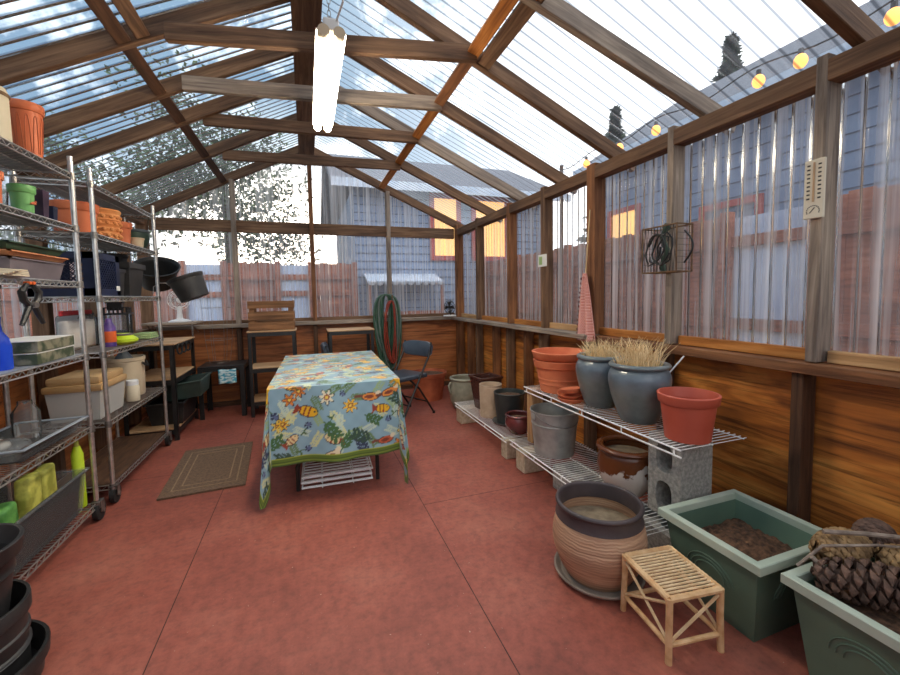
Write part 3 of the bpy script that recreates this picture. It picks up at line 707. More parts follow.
rack('chrome wire rack beside the black bench, dark crate and pots on its shelves', X0, X1, 3.01, 4.05, RZ2, {0: 'bottom_board', 4: 'liner', 5: 'liner', 3: 'liner'})
E1 = .004
L1 = [z + E1 for z in RZ1]; L2 = [z + E1 for z in RZ2]

# ------------------------------------------------------------------ pots
def round_pot(name, label, cat, loc, rb, rt, h, mat, rim_h=0.0, rim_out=0.0, wall=0.008, group=None, rz=0, rot=None, soil=None, soil_drop=.03, rim_mat=None, rings=(), n=40, foot=0):
    e = thing(name, label, cat, loc, rz, group, rot)
    pr = [(0, 0), (rb, 0)]
    steps = 10
    hb = h - rim_h
    rat = lambda z: rb + (rt - rim_out - rb) * z / h
    zs = sorted([hb * k / steps for k in range(1, steps + 1)])
    for z in zs: pr.append((rat(z), z))
    for zr, out, hh in rings:
        pr += [(rat(zr), zr), (rat(zr) + out, zr + hh * .25), (rat(zr) + out, zr + hh * .75), (rat(zr + hh), zr + hh)]
    pr[2:] = sorted(pr[2:], key=lambda q: q[1])
    top = hb
    pr += [(rat(top) - wall, top), (rb - wall * .5, wall * 1.5), (0, wall * 1.5)]
    MB().lathe(pr, n).build('body', mat, e, True)
    if rim_h:
        a = rat(hb)
        MB().lathe([(a - wall, hb - .001), (a + rim_out * .6, hb - .001), (a + rim_out, hb + .003), (rt, h - .003), (rt - .002, h), (rt - wall - rim_out * .4, h), (a - wall, hb - .001)], n).build('rim', rim_mat or mat, e, True)
    if soil:
        zr = h - soil_drop; rr = rat(min(zr, hb)) - wall * .9
        MB().lathe([(0, zr + .006), (rr * .5, zr + .004), (rr * .999, zr), (rr * .9, zr - .01), (0, zr - .01)], n).build('soil', soil, e, True)
    return e
def vase(name, label, cat, loc, prof, mat, rim, rim_mat=None, wall=.012, soil=None, soil_z=None, group=None, n=48):
    """bellied pot: prof outside from base to neck; rim: (r, z0, z1)"""
    e = thing(name, label, cat, loc, 0, group)
    # smooth the outline
    P = [Vector(p) for p in prof]; out = []
    for i in range(len(P) - 1):
        p0, p1, p2, p3 = P[max(i - 1, 0)], P[i], P[i + 1], P[min(i + 2, len(P) - 1)]
        for k in range(5):
            t_ = k / 5; out.append(0.5 * ((2 * p1) + (p2 - p0) * t_ + (2 * p0 - 5 * p1 + 4 * p2 - p3) * t_ ** 2 + (3 * p1 - p0 - 3 * p2 + p3) * t_ ** 3))
    out.append(P[-1])
    prf = [(0, 0)] + [(p.x, p.y) for p in out] + [(p.x - wall, max(p.y, wall)) for p in reversed(out)] + [(0, wall)]
    MB().lathe(prf, n).build('body', mat, e, True)
    r, z0, z1 = rim; nk = P[-1].x; zc = (z0 + z1) / 2; hh = (z1 - z0) / 2; cx_ = (nk + r) / 2; ww = (r - nk) / 2 + wall / 2; cx_ = r - ww
    rp = [(cx_ + ww * math.cos(a), zc + hh * math.sin(a)) for a in [2 * PI * k / 14 for k in range(14)]]
    MB().lathe(rp + [rp[0]], n).build('rim', rim_mat or mat, e, True)
    if soil:
        rr = np.interp(soil_z, [p.y for p in out], [p.x for p in out]) - wall * .95
        MB().lathe([(0, soil_z + .012), (rr * .6, soil_z + .006), (rr, soil_z), (rr * .9, soil_z - .02), (0, soil_z - .02)], n).build('soil', soil, e, True)
    return e

# ---- wire shelves and their supports by the right wall
def closet_shelf(label, x0, x1, y0, y1, z, group=None):
    e = thing('white_wire_shelf', label, 'wire shelf', (0, 0, 0), 0, group)
    mb = MB(); n = int((y1 - y0) / .0254)
    for k in range(n + 1):
        y = y0 + (y1 - y0) * k / n; mb.tube([(x0, y, z - .002), (x1 + .015, y, z - .002)], .0019, 4)
    mb.build('deck_wires', 'white_wire', e)
    mb = MB()
    for t_ in (.5, 1.0): mb.tube([(x0 + (x1 - x0) * t_, y0, z - .006), (x0 + (x1 - x0) * t_, y1, z - .006)], .0028, 5)
    mb.build('stringer', 'white_wire', e)
    mb = MB().tube([(x0, y0 - .005, z - .002), (x0, y1 + .005, z - .002)], .0042, 6).tube([(x0 + .004, y0 - .005, z - .034), (x0 + .004, y1 + .005, z - .034)], .0042, 6)
    m_ = max(3, int((y1 - y0) / .22))
    for k in range(m_): mb.box((x0 + .002, y0 + .03 + (y1 - y0 - .06) * k / (m_ - 1), z - .018), (.003, .008, .03))
    mb.build('front_lip', 'white_wire', e)
    return e
LSZ, USZ = 0.185, 0.585
closet_shelf('low white wire shelf at the far end carrying the square brown pot', 1.36, 1.78, 2.66, 3.76, LSZ, 'white wire shelves')
closet_shelf('low white wire shelf carrying the galvanised bucket', 1.375, 1.80, 1.345, 2.62, LSZ, 'white wire shelves')
closet_shelf('raised white wire shelf carrying the blue glazed pots', 1.47, 1.86, 1.265, 2.57, USZ, 'white wire shelves')
def block(label, x0, x1, y0, y1, z0, z1, mat='concrete_tan', holes=None, name='concrete_block', grp=None):
    e = thing(name, label, 'block', ((x0 + x1) / 2, (y0 + y1) / 2, z0), 0, grp)
    MB().box((0, 0, (z1 - z0) / 2), (x1 - x0, y1 - y0, z1 - z0), bev=.006, seg=1).build('body', mat, e)
    return e
block('pale tan block under the far end of the low wire shelf', 1.37, 1.56, 3.62, 3.75, 0, .148)
block('tan block under the wire shelf beside the maroon bowl', 1.385, 1.58, 2.70, 2.79, 0, .148)
block('tan and grey block under the wire shelf below the galvanised bucket', 1.385, 1.60, 2.43, 2.55, 0, .148)
wp = thing('wooden_post_block', 'short tan timber offcut propping the raised wire shelf beside the bucket', 'timber block', (1.53, 2.525, LSZ + .001))
o = MB().box((0, 0, 0), (USZ - .009 - LSZ - .001, .07, .09), bev=.004, seg=1).build('body', 'timber_tan', wp); o.rotation_euler = (0, PI / 2, 0); o.location = (0, 0, (USZ - .009 - LSZ - .001) / 2)
def cinder(label, loc, size, axis_rot):
    """hollow block lying/standing: size (w across holes, d along the holes, h)"""
    w, d, h = size; e = thing('cinder_block', label, 'cinder block', loc, 0, 'hollow cinder blocks'); e.rotation_euler = axis_rot
    bm = bmesh.new(); # 2D profile (x: w, z: h) extruded along y with two rounded holes
    outer = [(-w / 2, 0), (w / 2, 0), (w / 2, h / 2), (w / 2, h), (-w / 2, h), (-w / 2, h / 2)]
    def hole(zc): return [(w * .25 * math.copysign(abs(math.cos(a)) ** .7, math.cos(a)), zc + h * .185 * math.copysign(abs(math.sin(a)) ** .7, math.sin(a))) for a in [2 * PI * k / 20 for k in range(20)]]
    rings = []
    for y in (-d / 2, d / 2):
        O = [bm.verts.new((x, y, z)) for x, z in outer]; H1 = [bm.verts.new((x, y, z)) for x, z in hole(h * .26)]; H2 = [bm.verts.new((x, y, z)) for x, z in hole(h * .74)]
        # edges -> triangulated face with holes
        for half, H in ((0, H1), (1, H2)):
            idx = [0, 1, 2, 5] if half == 0 else [5, 2, 3, 4]
            corner = [O[i] for i in idx]; eds = []
            for i in range(4):
                e_ = bm.edges.get((corner[i], corner[(i + 1) % 4])) or bm.edges.new((corner[i], corner[(i + 1) % 4])); eds.append(e_)
            for i in range(20): eds.append(bm.edges.new((H[i], H[(i + 1) % 20])))
            bmesh.ops.triangle_fill(bm, use_beauty=True, edges=eds)
        rings.append((O, H1, H2))
    (O, A, B), (O2, A2, B2) = rings
    for P, Q in ((O, O2), (A, A2), (B, B2)):
        for i in range(len(P)): bm.faces.new((P[i], P[(i + 1) % len(P)], Q[(i + 1) % len(P)], Q[i]))
    mb = MB(); mb.bm.free(); mb.bm = bm
    mb.build('body', 'concrete', e)
    return e
# standing block: holes face the aisle (-x)
cinder('grey cinder block standing upright under the raised shelf below the terracotta pot', (1.662, 1.43, LSZ + .001), (.185, .195, USZ - .012 - LSZ), (0, 0, PI / 2))
cinder('tan cinder block lying under the low wire shelf just before the bucket', (1.58, 2.07, .076), (.19, .145, .39), (0, 0, 0))
bpy.data.objects['cinder_block.001'].rotation_euler = (PI / 2, 0, 0); bpy.data.objects['cinder_block.001'].location = (1.56, 2.20, .0745)
cinder('grey cinder block lying flat under the near end of the low wire shelf', (1.60, 1.62, .0745), (.19, .145, .30), (PI / 2, 0, 0))

# ---- pots along the right wall
e = vase('glazed_urn', 'grey-green ceramic urn with a lug handle on the floor past the wire shelf', 'pot', (1.63, 4.18, 0), [(.115, 0), (.150, .06), (.168, .16), (.160, .27), (.150, .325)], 'grey_ceramic', (.168, .315, .345), soil='soil', soil_z=.27)
MB().tube([(-.165, 0, .29), (-.195, -.02, .26), (-.185, -.03, .21), (-.163, -.02, .18)], .012, 8).build('handle', 'grey_ceramic', e, True)
round_pot('terracotta_pot', 'large rust-coloured terracotta pot on the floor behind the folding chair', 'pot', (1.37, 4.72, 0), .165, .225, .33, 'terracotta_old', .05, .012, soil='soil')
e = thing('square_pot', 'tall square brown glazed pot on the low wire shelf', 'pot', (1.565, 3.46, LSZ + .001), 0.10)
MB().frust((0, 0, 0), .155, .155, .225, .225, .30, .018).build('body', 'brown_glaze', e)
mb = MB()
for (c_, d_) in (((0, -.1115, .3), (.24, .022, .022)), ((0, .1115, .3), (.24, .022, .022)), ((-.1115, 0, .3), (.022, .24, .022)), ((.1115, 0, .3), (.022, .24, .022))): mb.box(c_, d_, bev=.006)
mb.build('rim', 'brown_glaze', e, True)
MB().box((0, 0, .25), (.17, .17, .012)).build('soil', 'soil', e)
pr = [(0, 0), (.088, 0)]
for k in range(22): pr += [(.092 + .0004 * k, .006 + k * .0122), (.088 + .0004 * k, .012 + k * .0122)]
pr += [(.1, .285), (.088, .285), (.08, .02), (0, .02)]
e = thing('ribbed_pot', 'tan ribbed cylindrical pot between the square brown and the dark green pots', 'pot', (1.50, 3.215, LSZ + .001)); MB().lathe(pr, 36).build('body', 'ribbed_tan', e)
MB().lathe([(0, .252), (.089, .248), (.085, .24), (0, .24)], 30).build('soil', 'soil', e)
e = round_pot('dark_pot', 'dark green-black tapered pot on a saucer on the low wire shelf', 'pot', (1.565, 2.985, LSZ + .012), .105, .132, .25, 'green_black', .012, .003, soil='soil', soil_drop=.035)
MB().lathe([(0, 0), (.125, 0), (.145, .02), (.138, .02), (.12, .006), (0, .006)], 36, (0, 0, -.011)).build('saucer', 'galvanised_dark', e, True)
vase('glazed_bowl', 'maroon glazed bowl-shaped pot on the low wire shelf behind the timber prop', 'pot', (1.515, 2.742, LSZ + .001), [(.065, 0), (.092, .035), (.105, .08), (.096, .13)], 'maroon', (.103, .127, .148), soil='soil', soil_z=.11)
e = thing('galvanised_bucket', 'galvanised steel bucket on the low wire shelf under the terracotta stack', 'bucket', (1.545, 2.305, LSZ + .001))
MB().lathe([(0, .012), (.124, .012), (.126, 0), (.13, 0), (.132, .02), (.149, .20), (.152, .203), (.152, .209), (.150, .212), (.157, .285), (.161, .288), (.161, .296), (.156, .296), (.146, .21), (.127, .022), (0, .022)], 48).build('body', 'galvanised', e, True)
MB().tube([(-.158 * math.cos(a), -.158 * math.sin(a) * .98, .285 - .075 * math.sin(a)) for a in [PI * k / 20 for k in range(21)]], .003, 6).build('handle', 'chrome_dull', e, True)
for s_ in (-1, 1): MB().box((s_ * .159, 0, .262), (.008, .03, .04), bev=.003).build('ear', 'galvanised', e)
MB().lathe([(0, .19), (.13, .186), (.13, .176), (0, .176)], 36).build('soil', 'dry_soil', e, True)
vase('chipped_pot', 'brown glazed pot with the glaze flaked off its base beside the cinder block', 'pot', (1.60, 1.705, LSZ + .001), [(.092, 0), (.125, .05), (.150, .125), (.142, .205), (.130, .232)], 'chipped_glaze', (.158, .228, .256), soil='dry_soil', soil_z=.20)

def terracotta_stack():
    b1 = round_pot('terracotta_pot', 'lower terracotta pot of the nested pair on the raised shelf', 'pot', (1.640, 2.375, USZ + .001), .132, .184, .218, 'terracotta', .05, .012, rings=((.05, .004, .018), (.085, .003, .012)), wall=.012, group='nested terracotta pots')
    b2 = round_pot('terracotta_pot', 'upper terracotta pot nested in the other on the raised shelf', 'pot', (1.640, 2.375, USZ + .055), .116, .193, .222, 'terracotta', .05, .014, wall=.012, group='nested terracotta pots')
terracotta_stack()
def saucer(label, loc, rot, r):
    e = thing('terracotta_saucer', label, 'saucer', loc, 0, 'terracotta saucers on the raised shelf', rot)
    MB().lathe([(0, 0), (r * .78, 0), (r, .022), (r, .026), (r * .95, .026), (r * .76, .006), (0, .006)], 40).build('body', 'terracotta', e, True)
saucer('lowest terracotta saucer lying between the nested pots and the blue pot', (1.53, 2.10, USZ + .001), (0, 0, 0), .08)
saucer('terracotta saucer tipped over the flat one in front of the nested pots', (1.53, 2.11, USZ + .029), (.05, -.12, .3), .078)
saucer('topmost terracotta saucer leaning back against the blue pot', (1.525, 2.09, USZ + .060), (-.12, .10, 1.0), .070)

def straw(e, r, z, n, h, seed):
    rnd = random.Random(seed); mb = MB()
    for _ in range(n):
        a = rnd.random() * 2 * PI; q = r * math.sqrt(rnd.random()) * .95; b_ = rnd.random() * 2 * PI; le = h * (.45 + .55 * rnd.random()); k = .25 + .5 * rnd.random()
        p0 = Vector((q * math.cos(a), q * math.sin(a), z)); p2 = p0 + Vector((math.cos(b_) * k * le, math.sin(b_) * k * le, le))
        p1 = (p0 + p2) / 2 + Vector((0, 0, le * .18)); mb.tube([p0, p1, p2], .0016, 3, taper=[1, .9, .3])
    o = mb.build('dried_grass', 'straw', e); o['kind'] = 'stuff'
bp = [(.088, 0), (.108, .045), (.135, .125), (.152, .205), (.148, .25), (.128, .283)]
e = vase('blue_glazed_pot', 'blue-grey glazed pot of dried grass next to the nested terracotta pots', 'pot', (1.635, 1.958, USZ + .001), [(r * .93, z) for r, z in bp], 'blue_glaze', (.137, .277, .308), soil='dry_soil', soil_z=.25, group='blue glazed pots')
straw(e, .105, .25, 240, .15, 3)
e = vase('blue_glazed_pot', 'blue-grey glazed pot of dried grass beside the red plastic pot', 'pot', (1.625, 1.65, USZ + .001), bp, 'blue_glaze', (.150, .280, .306), soil='dry_soil', soil_z=.25, group='blue glazed pots')
straw(e, .11, .25, 300, .19, 5)
MB().tube([(.08, -.06, .2), (.165, -.125, .345)], .004, 6).build('plant_stake', 'white_plastic', e)
round_pot('plastic_pot', 'red-brown plastic pot at the near end of the raised shelf above the cinder block', 'pot', (1.628, 1.362, USZ + .001), .094, .129, .208, 'terracotta_plastic', .042, .010, wall=.006, soil='soil', soil_drop=.12)
cp = thing('clay_pot', 'big round clay pot with a dark rim on a saucer beside the wicker stool', 'pot', (1.187, 1.428, .001))
e = vase('x', 'x', 'x', (0, 0, 0), [(.138, 0), (.165, .045), (.193, .12), (.198, .18), (.188, .235), (.178, .262)], 'clay_body', (.186, .306, .328), 'clay_dark_rim', .011, soil='dry_soil', soil_z=.20)
for ch in list(e.children): ch.parent = cp; ch.location.z += .016
bpy.data.objects.remove(e)
MB().lathe([(.182, .255), (.186, .258), (.176, .285), (.180, .318), (.166, .318), (.162, .285), (.165, .255), (.182, .255)], 48, (0, 0, .016)).build('neck', 'clay_dark_rim', cp, True)
MB().lathe([(0, 0), (.165, 0), (.192, .026), (.192, .032), (.184, .032), (.162, .014), (0, .014)], 48).build('saucer', 'saucer_clay', cp, True)

# ---- wicker stool
st = thing('wicker_stool', 'small wicker stool with a slatted top in front of the big clay pot', 'stool', (1.228, 1.088, 0), math.radians(-7))
hw, hd, hh = .103, .118, .228
corners = [(-hw, -hd), (hw, -hd), (hw, hd), (-hw, hd)]
for x, y in corners:
    MB().tube([(x * 1.03, y * 1.03, 0), (x, y, hh * .6), (x, y, hh)], .0115, 10).build('leg', 'wicker', st, True)
    
for i in range(4):
    a, b_ = corners[i], corners[(i + 1) % 4]
    MB().tube([(a[0], a[1], .062), (b_[0], b_[1], .062)], .009, 8).build('stretcher', 'wicker', st, True)
    mb = MB(); N = 26
    pts = [(a[0] + (b_[0] - a[0]) * k / N, a[1] + (b_[1] - a[1]) * k / N, hh - .004) for k in range(N + 1)]
    mb.tube(pts, .0125, 8, taper=[1.0 if k % 2 else .86 for k in range(N + 1)]); mb.build('top_rail', 'wicker', st, True)
    MB().tube([(a[0], a[1], .07), (b_[0] * .98 + a[0] * .02, b_[1] * .98 + a[1] * .02, hh - .02)], .0058, 6).build('brace', 'wicker_light', st, True)
    if i % 2: MB().tube([(b_[0], b_[1], .07), (a[0], a[1], hh - .02)], .0058, 6).build('brace', 'wicker_light', st, True)
for k in range(14):
    y = -hd + .02 + (2 * hd - .04) * k / 13
    MB().tube([(-hw, y, hh + .001), (hw, y, hh + .001)], .0042, 6).build('slat', 'wicker_light', st, True)
mb = MB().tube([(0.03, -hd, hh - .006), (.03, hd, hh - .006)], .005, 6); mb.build('under_bar', 'wicker', st, True)

# ---- green square planters
def rect_ring(w, d, t, z0, z1):
    mb = MB()
    def rg(a, b_, z): return [mb.bm.verts.new((x * a / 2, y * b_ / 2, z)) for x, y in ((-1, -1), (1, -1), (1, 1), (-1, 1))]
    rs = [rg(w, d, z0), rg(w, d, z1 - .003), rg(w - .006, d - .006, z1), rg(w - 2 * t + .006, d - 2 * t + .006, z1), rg(w - 2 * t, d - 2 * t, z1 - .003), rg(w - 2 * t, d - 2 * t, z0)]
    for A, B in zip(rs, rs[1:] + rs[:1]):
        for i in range(4): mb.bm.faces.new((A[i], A[(i + 1) % 4], B[(i + 1) % 4], B[i]))
    return mb
def planter(label, cx_, cy_, rz):
    e = thing('square_planter', label, 'planter', (cx_, cy_, 0), rz, 'green square planters')
    MB().frust((0, 0, 0), .33, .31, .415, .375, .30, .010).build('body', 'planter_green', e)
    mb = rect_ring(.46, .42, .030, .298, .330)
    mb.build('rim', 'planter_rim', e)
    for sx in (-1, 1):   # embossed arches on the sides
        for side in ('x', 'y'):
            mb = MB()
            for r in (.05, .065, .08):
                pts = []
                for k in range(15):
                    a = PI * k / 14; z = .155 + r * math.sin(a); u = r * 1.2 * math.cos(a)
                    ins = .1665 + (.2085 - .1665) * z / .30 if side == 'x' else .1565 + (.1885 - .1565) * z / .30
                    pts.append((sx * ins, u, z) if side == 'x' else (u, sx * ins, z))
                mb.tube(pts, .0028, 5)
            mb.build('arch_moulding', 'planter_green', e)
    return e
pl1 = planter('green square planter half filled with dark soil by the wicker stool', 1.625, 1.092, 0)
rnd = random.Random(11); mb = MB(); N = 26; G = {}
for i in range(N):
    for j in range(N):
        x = -.184 + .368 * i / (N - 1); y = -.165 + .330 * j / (N - 1)
        z = .215 + .030 * math.exp(-((x - .03) ** 2 + y ** 2) / .016) + rnd.uniform(-.009, .009)
        G[i, j] = mb.bm.verts.new((x, y, z))
for i in range(N - 1):
    for j in range(N - 1): mb.bm.faces.new((G[i, j], G[i + 1, j], G[i + 1, j + 1], G[i, j + 1]))
mb.build('soil', 'soil', pl1, 'all')
pl2 = planter('green square planter heaped with large pine cones', 1.665, 0.635, 0)
MB().box((0, 0, .27), (.375, .335, .03)).build('soil', 'soil', pl2)
def pine_cone(label, loc, L, r, rot, mat, seed, n=90):
    e = thing('pine_cone', label, 'pine cone', loc, 0, 'large pine cones in the planter', rot)
    rnd = random.Random(seed); mb = MB(); ga = PI * (3 - math.sqrt(5))
    mb.lathe([(0, -L / 2), (r * .35, -L * .4), (r * .5, -L * .1), (r * .4, L * .2), (0, L * .48)], 10)
    for k in range(n):
        t_ = (k + .5) / n; z = -L / 2 + L * t_; rr = r * (math.sin(PI * min(1, (t_ * .86 + .12))) ** .6); a = k * ga
        out = Vector((math.cos(a), math.sin(a), 0)); side = Vector((-math.sin(a), math.cos(a), 0)); up_ = Vector((0, 0, 1))
        tip = out * rr + up_ * (z + r * .12); b0 = out * rr * .45 + up_ * (z - r * .05); w_ = side * r * .36 * (.6 + .5 * math.sin(PI * t_)); th = (out * .35 + up_).normalized() * r * .16
        mid = b0.lerp(tip, .72)
        V = [mb.bm.verts.new(p) for p in (b0, mid - w_, tip - w_ * .35 + th * .3, tip + w_ * .35 + th * .3, mid + w_, mid + th * 1.5, tip - th * .9)]
        for f_ in ((0, 1, 5), (1, 2, 5), (2, 3, 5), (3, 4, 5), (4, 0, 5), (0, 6, 1), (1, 6, 2), (2, 6, 3), (3, 6, 4), (4, 6, 0)): mb.bm.faces.new([V[q] for q in f_])
    mb.build('cone', mat, e)
for k, a in enumerate([
    ('dark open pine cone lying along the front rim of the planter', (1.585, .685, .362), .28, .068, (PI / 2 - .1, .3, -.9 + PI / 2), 'cone_dark', 1, 96),
    ('pale bristly pine cone at the back corner of the planter nearest the other planter', (1.64, .790, .402), .19, .060, (PI / 2, .2, 1.4), 'cone_tan', 2, 150),
    ('pale bristly pine cone against the board wall at the back of the heap', (1.815, .785, .40), .17, .058, (PI / 2, 0, 1.9), 'cone_dark', 3, 130),
    ('tan pine cone in the middle of the heap behind the dark one', (1.745, .655, .39), .18, .060, (PI / 2 + .2, .1, .7), 'cone_tan', 4, 150),
    ('brown pine cone at the wall-side rim of the planter', (1.825, .575, .375), .16, .056, (PI / 2, .3, .1), 'cone_dark', 7, 110)]):
    pine_cone(*a)
def stick(label, pts, r):
    e = thing('stick', label, 'stick', (0, 0, 0), 0, 'sticks on the pine cones'); MB().tube(pts, r, 7, taper=[1, .95, .85, .6][:len(pts)]).build('twig', 'twig', e, True)
stick('pale grey stick lying across the top of the pine cones', [(1.56, .80, .468), (1.66, .74, .472), (1.76, .68, .470), (1.86, .62, .462)], .0075)
stick('short brown stick poking up at the corner of the cone planter', [(1.505, .80, .395), (1.53, .765, .36), (1.55, .735, .32)], .007)
stick('thin twig crossing behind the dark open pine cone', [(1.49, .83, .35), (1.54, .79, .43), (1.66, .71, .452), (1.80, .62, .455)], .005)

# ---- things on the right wall
th = thing('thermometer', 'cream wall thermometer with a dial screwed to the grey post', 'thermometer', (1.956, 1.078, 1.66))
MB().box((-.006, 0, 0), (.012, .070, .235), bev=.004).build('plate', 'therm_face', th)
MB().tube([(-.0145, .0, -.05), (-.0145, .0, .105)], .0035, 8).build('glass_tube', 'therm_red', th)
mb = MB()
for k in range(9):
    for s_ in (-1, 1): mb.box((-.0125, s_ * .019, .095 - k * .0165), (.001, .011, .006))
mb.build('scale_marks', 'ink', th)
mb = MB()
for k in range(13):
    a = PI * (-.1 + 1.2 * k / 12); mb.box((-.0125, .022 * math.cos(a), -.088 + .022 * math.sin(a)), (.001, .004, .004))
mb.box((-.0128, .003, -.084), (.001, .003, .026), rot=Euler((.7, 0, 0)).to_matrix())
mb.build('dial', 'ink', th)
cd_ = thing('post_card', 'small cream card with a green picture pinned to the post beyond the gingham cloth', 'card', (1.955, 3.085, 1.545))
MB().box((-.004, 0, 0), (.006, .13, .105), bev=.001, seg=1).build('card', 'white_card', cd_); MB().box((-.0075, .025, 0), (.001, .05, .07)).build('picture', 'pale_green', cd_)
wb_ = thing('wire_basket', 'rusty wire basket wound with vine hanging on the grey post', 'wire basket', (1.90, 1.745, 1.49))
mb = MB()
for z in (-.125, .125): mb.tube([(-.055, -.115, z), (-.055, .115, z), (.055, .115, z), (.055, -.115, z)], .0045, 6, closed=True)
for x in (-.055, .055):
    for y in (-.115, .115): mb.tube([(x, y, -.125), (x, y, .125)], .004, 6)
mb.build('frame', 'rust', wb_)
mb = MB()
for k in range(12):
    y = -.115 + .23 * k / 11
    for x in (-.055, ): mb.tube([(x, y, -.125), (x, y + .02, .125)], .0013, 4); mb.tube([(x, y + .02, -.125), (x, y, .125)], .0013, 4)
for k in range(8):
    z = -.11 + .22 * k / 7
    for y in (-.115, .115): mb.tube([(-.055, y, z), (.055, y, z)], .0013, 4)
mb.build('mesh', 'black_metal', wb_)
rnd = random.Random(4); mb = MB()
for q in range(4):
    a0 = rnd.random() * 6; mb.tube([(-.062 + .012 * rnd.random(), .045 * math.cos(a0 + k * .55) * (1 + .3 * rnd.random()) + .04 * (q - 1.5) * .7, .085 * math.sin(a0 + k * .5) * (.8 + .3 * rnd.random())) for k in range(12)], .005, 6)
mb.tube([(0, -.115 - .05 * math.sin(PI * k / 10), .09 - .17 * k / 10) for k in range(11)], .005, 6)
mb.build('vine', 'black_metal', wb_, True)
mb = MB().tube([(.01, .02 + .015 * math.sin(k), -.12 + .024 * k) for k in range(12)], .018, 8, taper=[.7 + .4 * math.sin(k * 1.7) ** 2 for k in range(12)]); mb.build('bark_roll', 'dark_green', wb_, True)
MB().tube([(.0, .03, .125), (.02, .03, .15), (.055, .03, .15)], .003, 6).build('hook', 'rust', wb_)

gc = thing('gingham_cloth', 'pink gingham cloth hung from a cord on the red-brown post', 'cloth', (1.925, 2.47, .90))
mb = MB(); NU, NV = 26, 24; G = {}
for j in range(NV + 1):
    t_ = j / NV; w = .018 + .10 * (1 - t_) ** .75; z = .50 * t_
    for i in range(NU + 1):
        u = i / NU - .5; G[i, j] = mb.bm.verts.new((.014 * math.sin(u * 15) * (.4 + (1 - t_)) - .006, u * 2 * w - .02 * (1 - t_), z + .02 * abs(u) * (1 - t_)))
for i in range(NU):
    for j in range(NV): mb.bm.faces.new((G[i, j], G[i + 1, j], G[i + 1, j + 1], G[i, j + 1]))
o = mb.build('cloth', 'gingham', gc, 'all'); md = o.modifiers.new('thick', 'SOLIDIFY'); md.thickness = .003
mb = MB()
for k in range(14): mb.sphere((-.012, .085 - k * .0042, .02 + k * .034), (.02, .022, .02), 8, 6)
mb.build('ruffle', 'maroon', gc, True)
MB().tube([(0, .0, .49), (.005, -.015, .72), (.012, -.03, .95)], .0045, 6).build('hanging_cord', 'card_tan', gc)

fan = thing('clip_fan', 'small black clip fan standing on the sill in the far corner', 'fan', (1.83, 5.20, .968), math.radians(200))
def fan_head(e, r, z, mat_cage, mat_blade, tilt=0.0, depth=.05):
    mt = Matrix.Translation((0, 0, z)) @ Matrix.Rotation(PI / 2 + tilt, 4, 'X')
    cg = MB()
    for zz, rr in ((0, r), (depth / 2, r * .75), (-depth / 2, r * .8), (depth * .62, r * .25)): cg.tube([mt @ Vector((rr * math.cos(a), rr * math.sin(a), zz)) for a in [2 * PI * k / 28 for k in range(28)]], .003, 5, closed=True)
    for k in range(20):
        a = 2 * PI * k / 20; cg.tube([mt @ Vector((r * f_ * math.cos(a), r * f_ * math.sin(a), zz)) for f_, zz in ((.25, depth * .62), (.75, depth / 2), (1, 0), (.8, -depth / 2), (.3, -depth * .6))], .0014, 4)
    cg.build('cage', mat_cage, e)
    for k in range(4):
        a = PI / 2 * k; mb = MB(); V = []
        for (q, da, zz) in ((.15, -.2, .008), (.85, -.35, .012), (.9, .35, -.012), (.15, .3, -.006)): V.append(mt @ Vector((r * q * math.cos(a + da), r * q * math.sin(a + da), zz)))
        mb.quad(*V); o = mb.build('blade', mat_blade, e); md = o.modifiers.new('t', 'SOLIDIFY'); md.thickness = .003
    MB().lathe([(0, -.05), (r * .2, -.045), (r * .24, 0), (r * .18, .02), (0, .022)], 16, mt=mt).build('motor', mat_cage, e, True)
fan_head(fan, .095, .125, 'black_metal', 'black_plastic', .1)
MB().box((0, .0, .012), (.15, .10, .02), bev=.006).build('base', 'white_plastic', fan); MB().tube([(.0, .02, .02), (0, .03, .08), (0, .02, .12)], .008, 8).build('neck', 'black_metal', fan)

# ------------------------------------------------------------------ mat
me_ = thing('door_mat', 'brown rectangular door mat lying on the red floor', 'mat', (-.715, 3.40, .001), math.radians(3.5))
MB().prism([(-.25, -.44), (.25, -.44), (.25, .44), (-.25, .44)], 0, .012).build('mat_body', 'mat_brown', me_)
mb = MB()
for (x0, y0, x1, y1) in ((-.19, -.36, .19, .36), (-.14, -.30, .14, .30)):
    for (c_, d_) in (((0, y0), (x1 - x0, .008)), ((0, y1), (x1 - x0, .008)), ((x0, 0), (.008, y1 - y0)), ((x1, 0), (.008, y1 - y0))): mb.box((c_[0], c_[1], .0125), (d_[0], d_[1], .002))
mb.build('line_border', 'mat_line', me_)

# ------------------------------------------------------------------ table under the patterned cloth
TX, TY, TRZ, TW, TL, TZ = .173, 3.33, math.radians(-1.5), .775, 1.46, .715
tb = thing('folding_table', 'folding table on bent tube legs hidden beneath the patterned cloth', 'table', (TX, TY, 0), TRZ)
MB().box((0, 0, TZ - .02), (TW - .01, TL - .01, .036), bev=.012).build('tabletop', 'white_plastic', tb)
for sy in (-1, 1):
    y = sy * (TL / 2 - .13); x = .255
    pts = [(-x, y, .012), (-x, y, .17), (-x + .015, y, .205), (-x + .05, y, .215), (x - .05, y, .215), (x - .015, y, .205), (x, y, .17), (x, y, .012)]
    MB().tube(pts, .0135, 10).build('leg', 'black_metal', tb, True)
    for xx in (-.2, .2): MB().tube([(xx, y, .215), (xx, y, TZ - .04)], .011, 8).build('strut', 'black_metal', tb, True)
mb = MB()
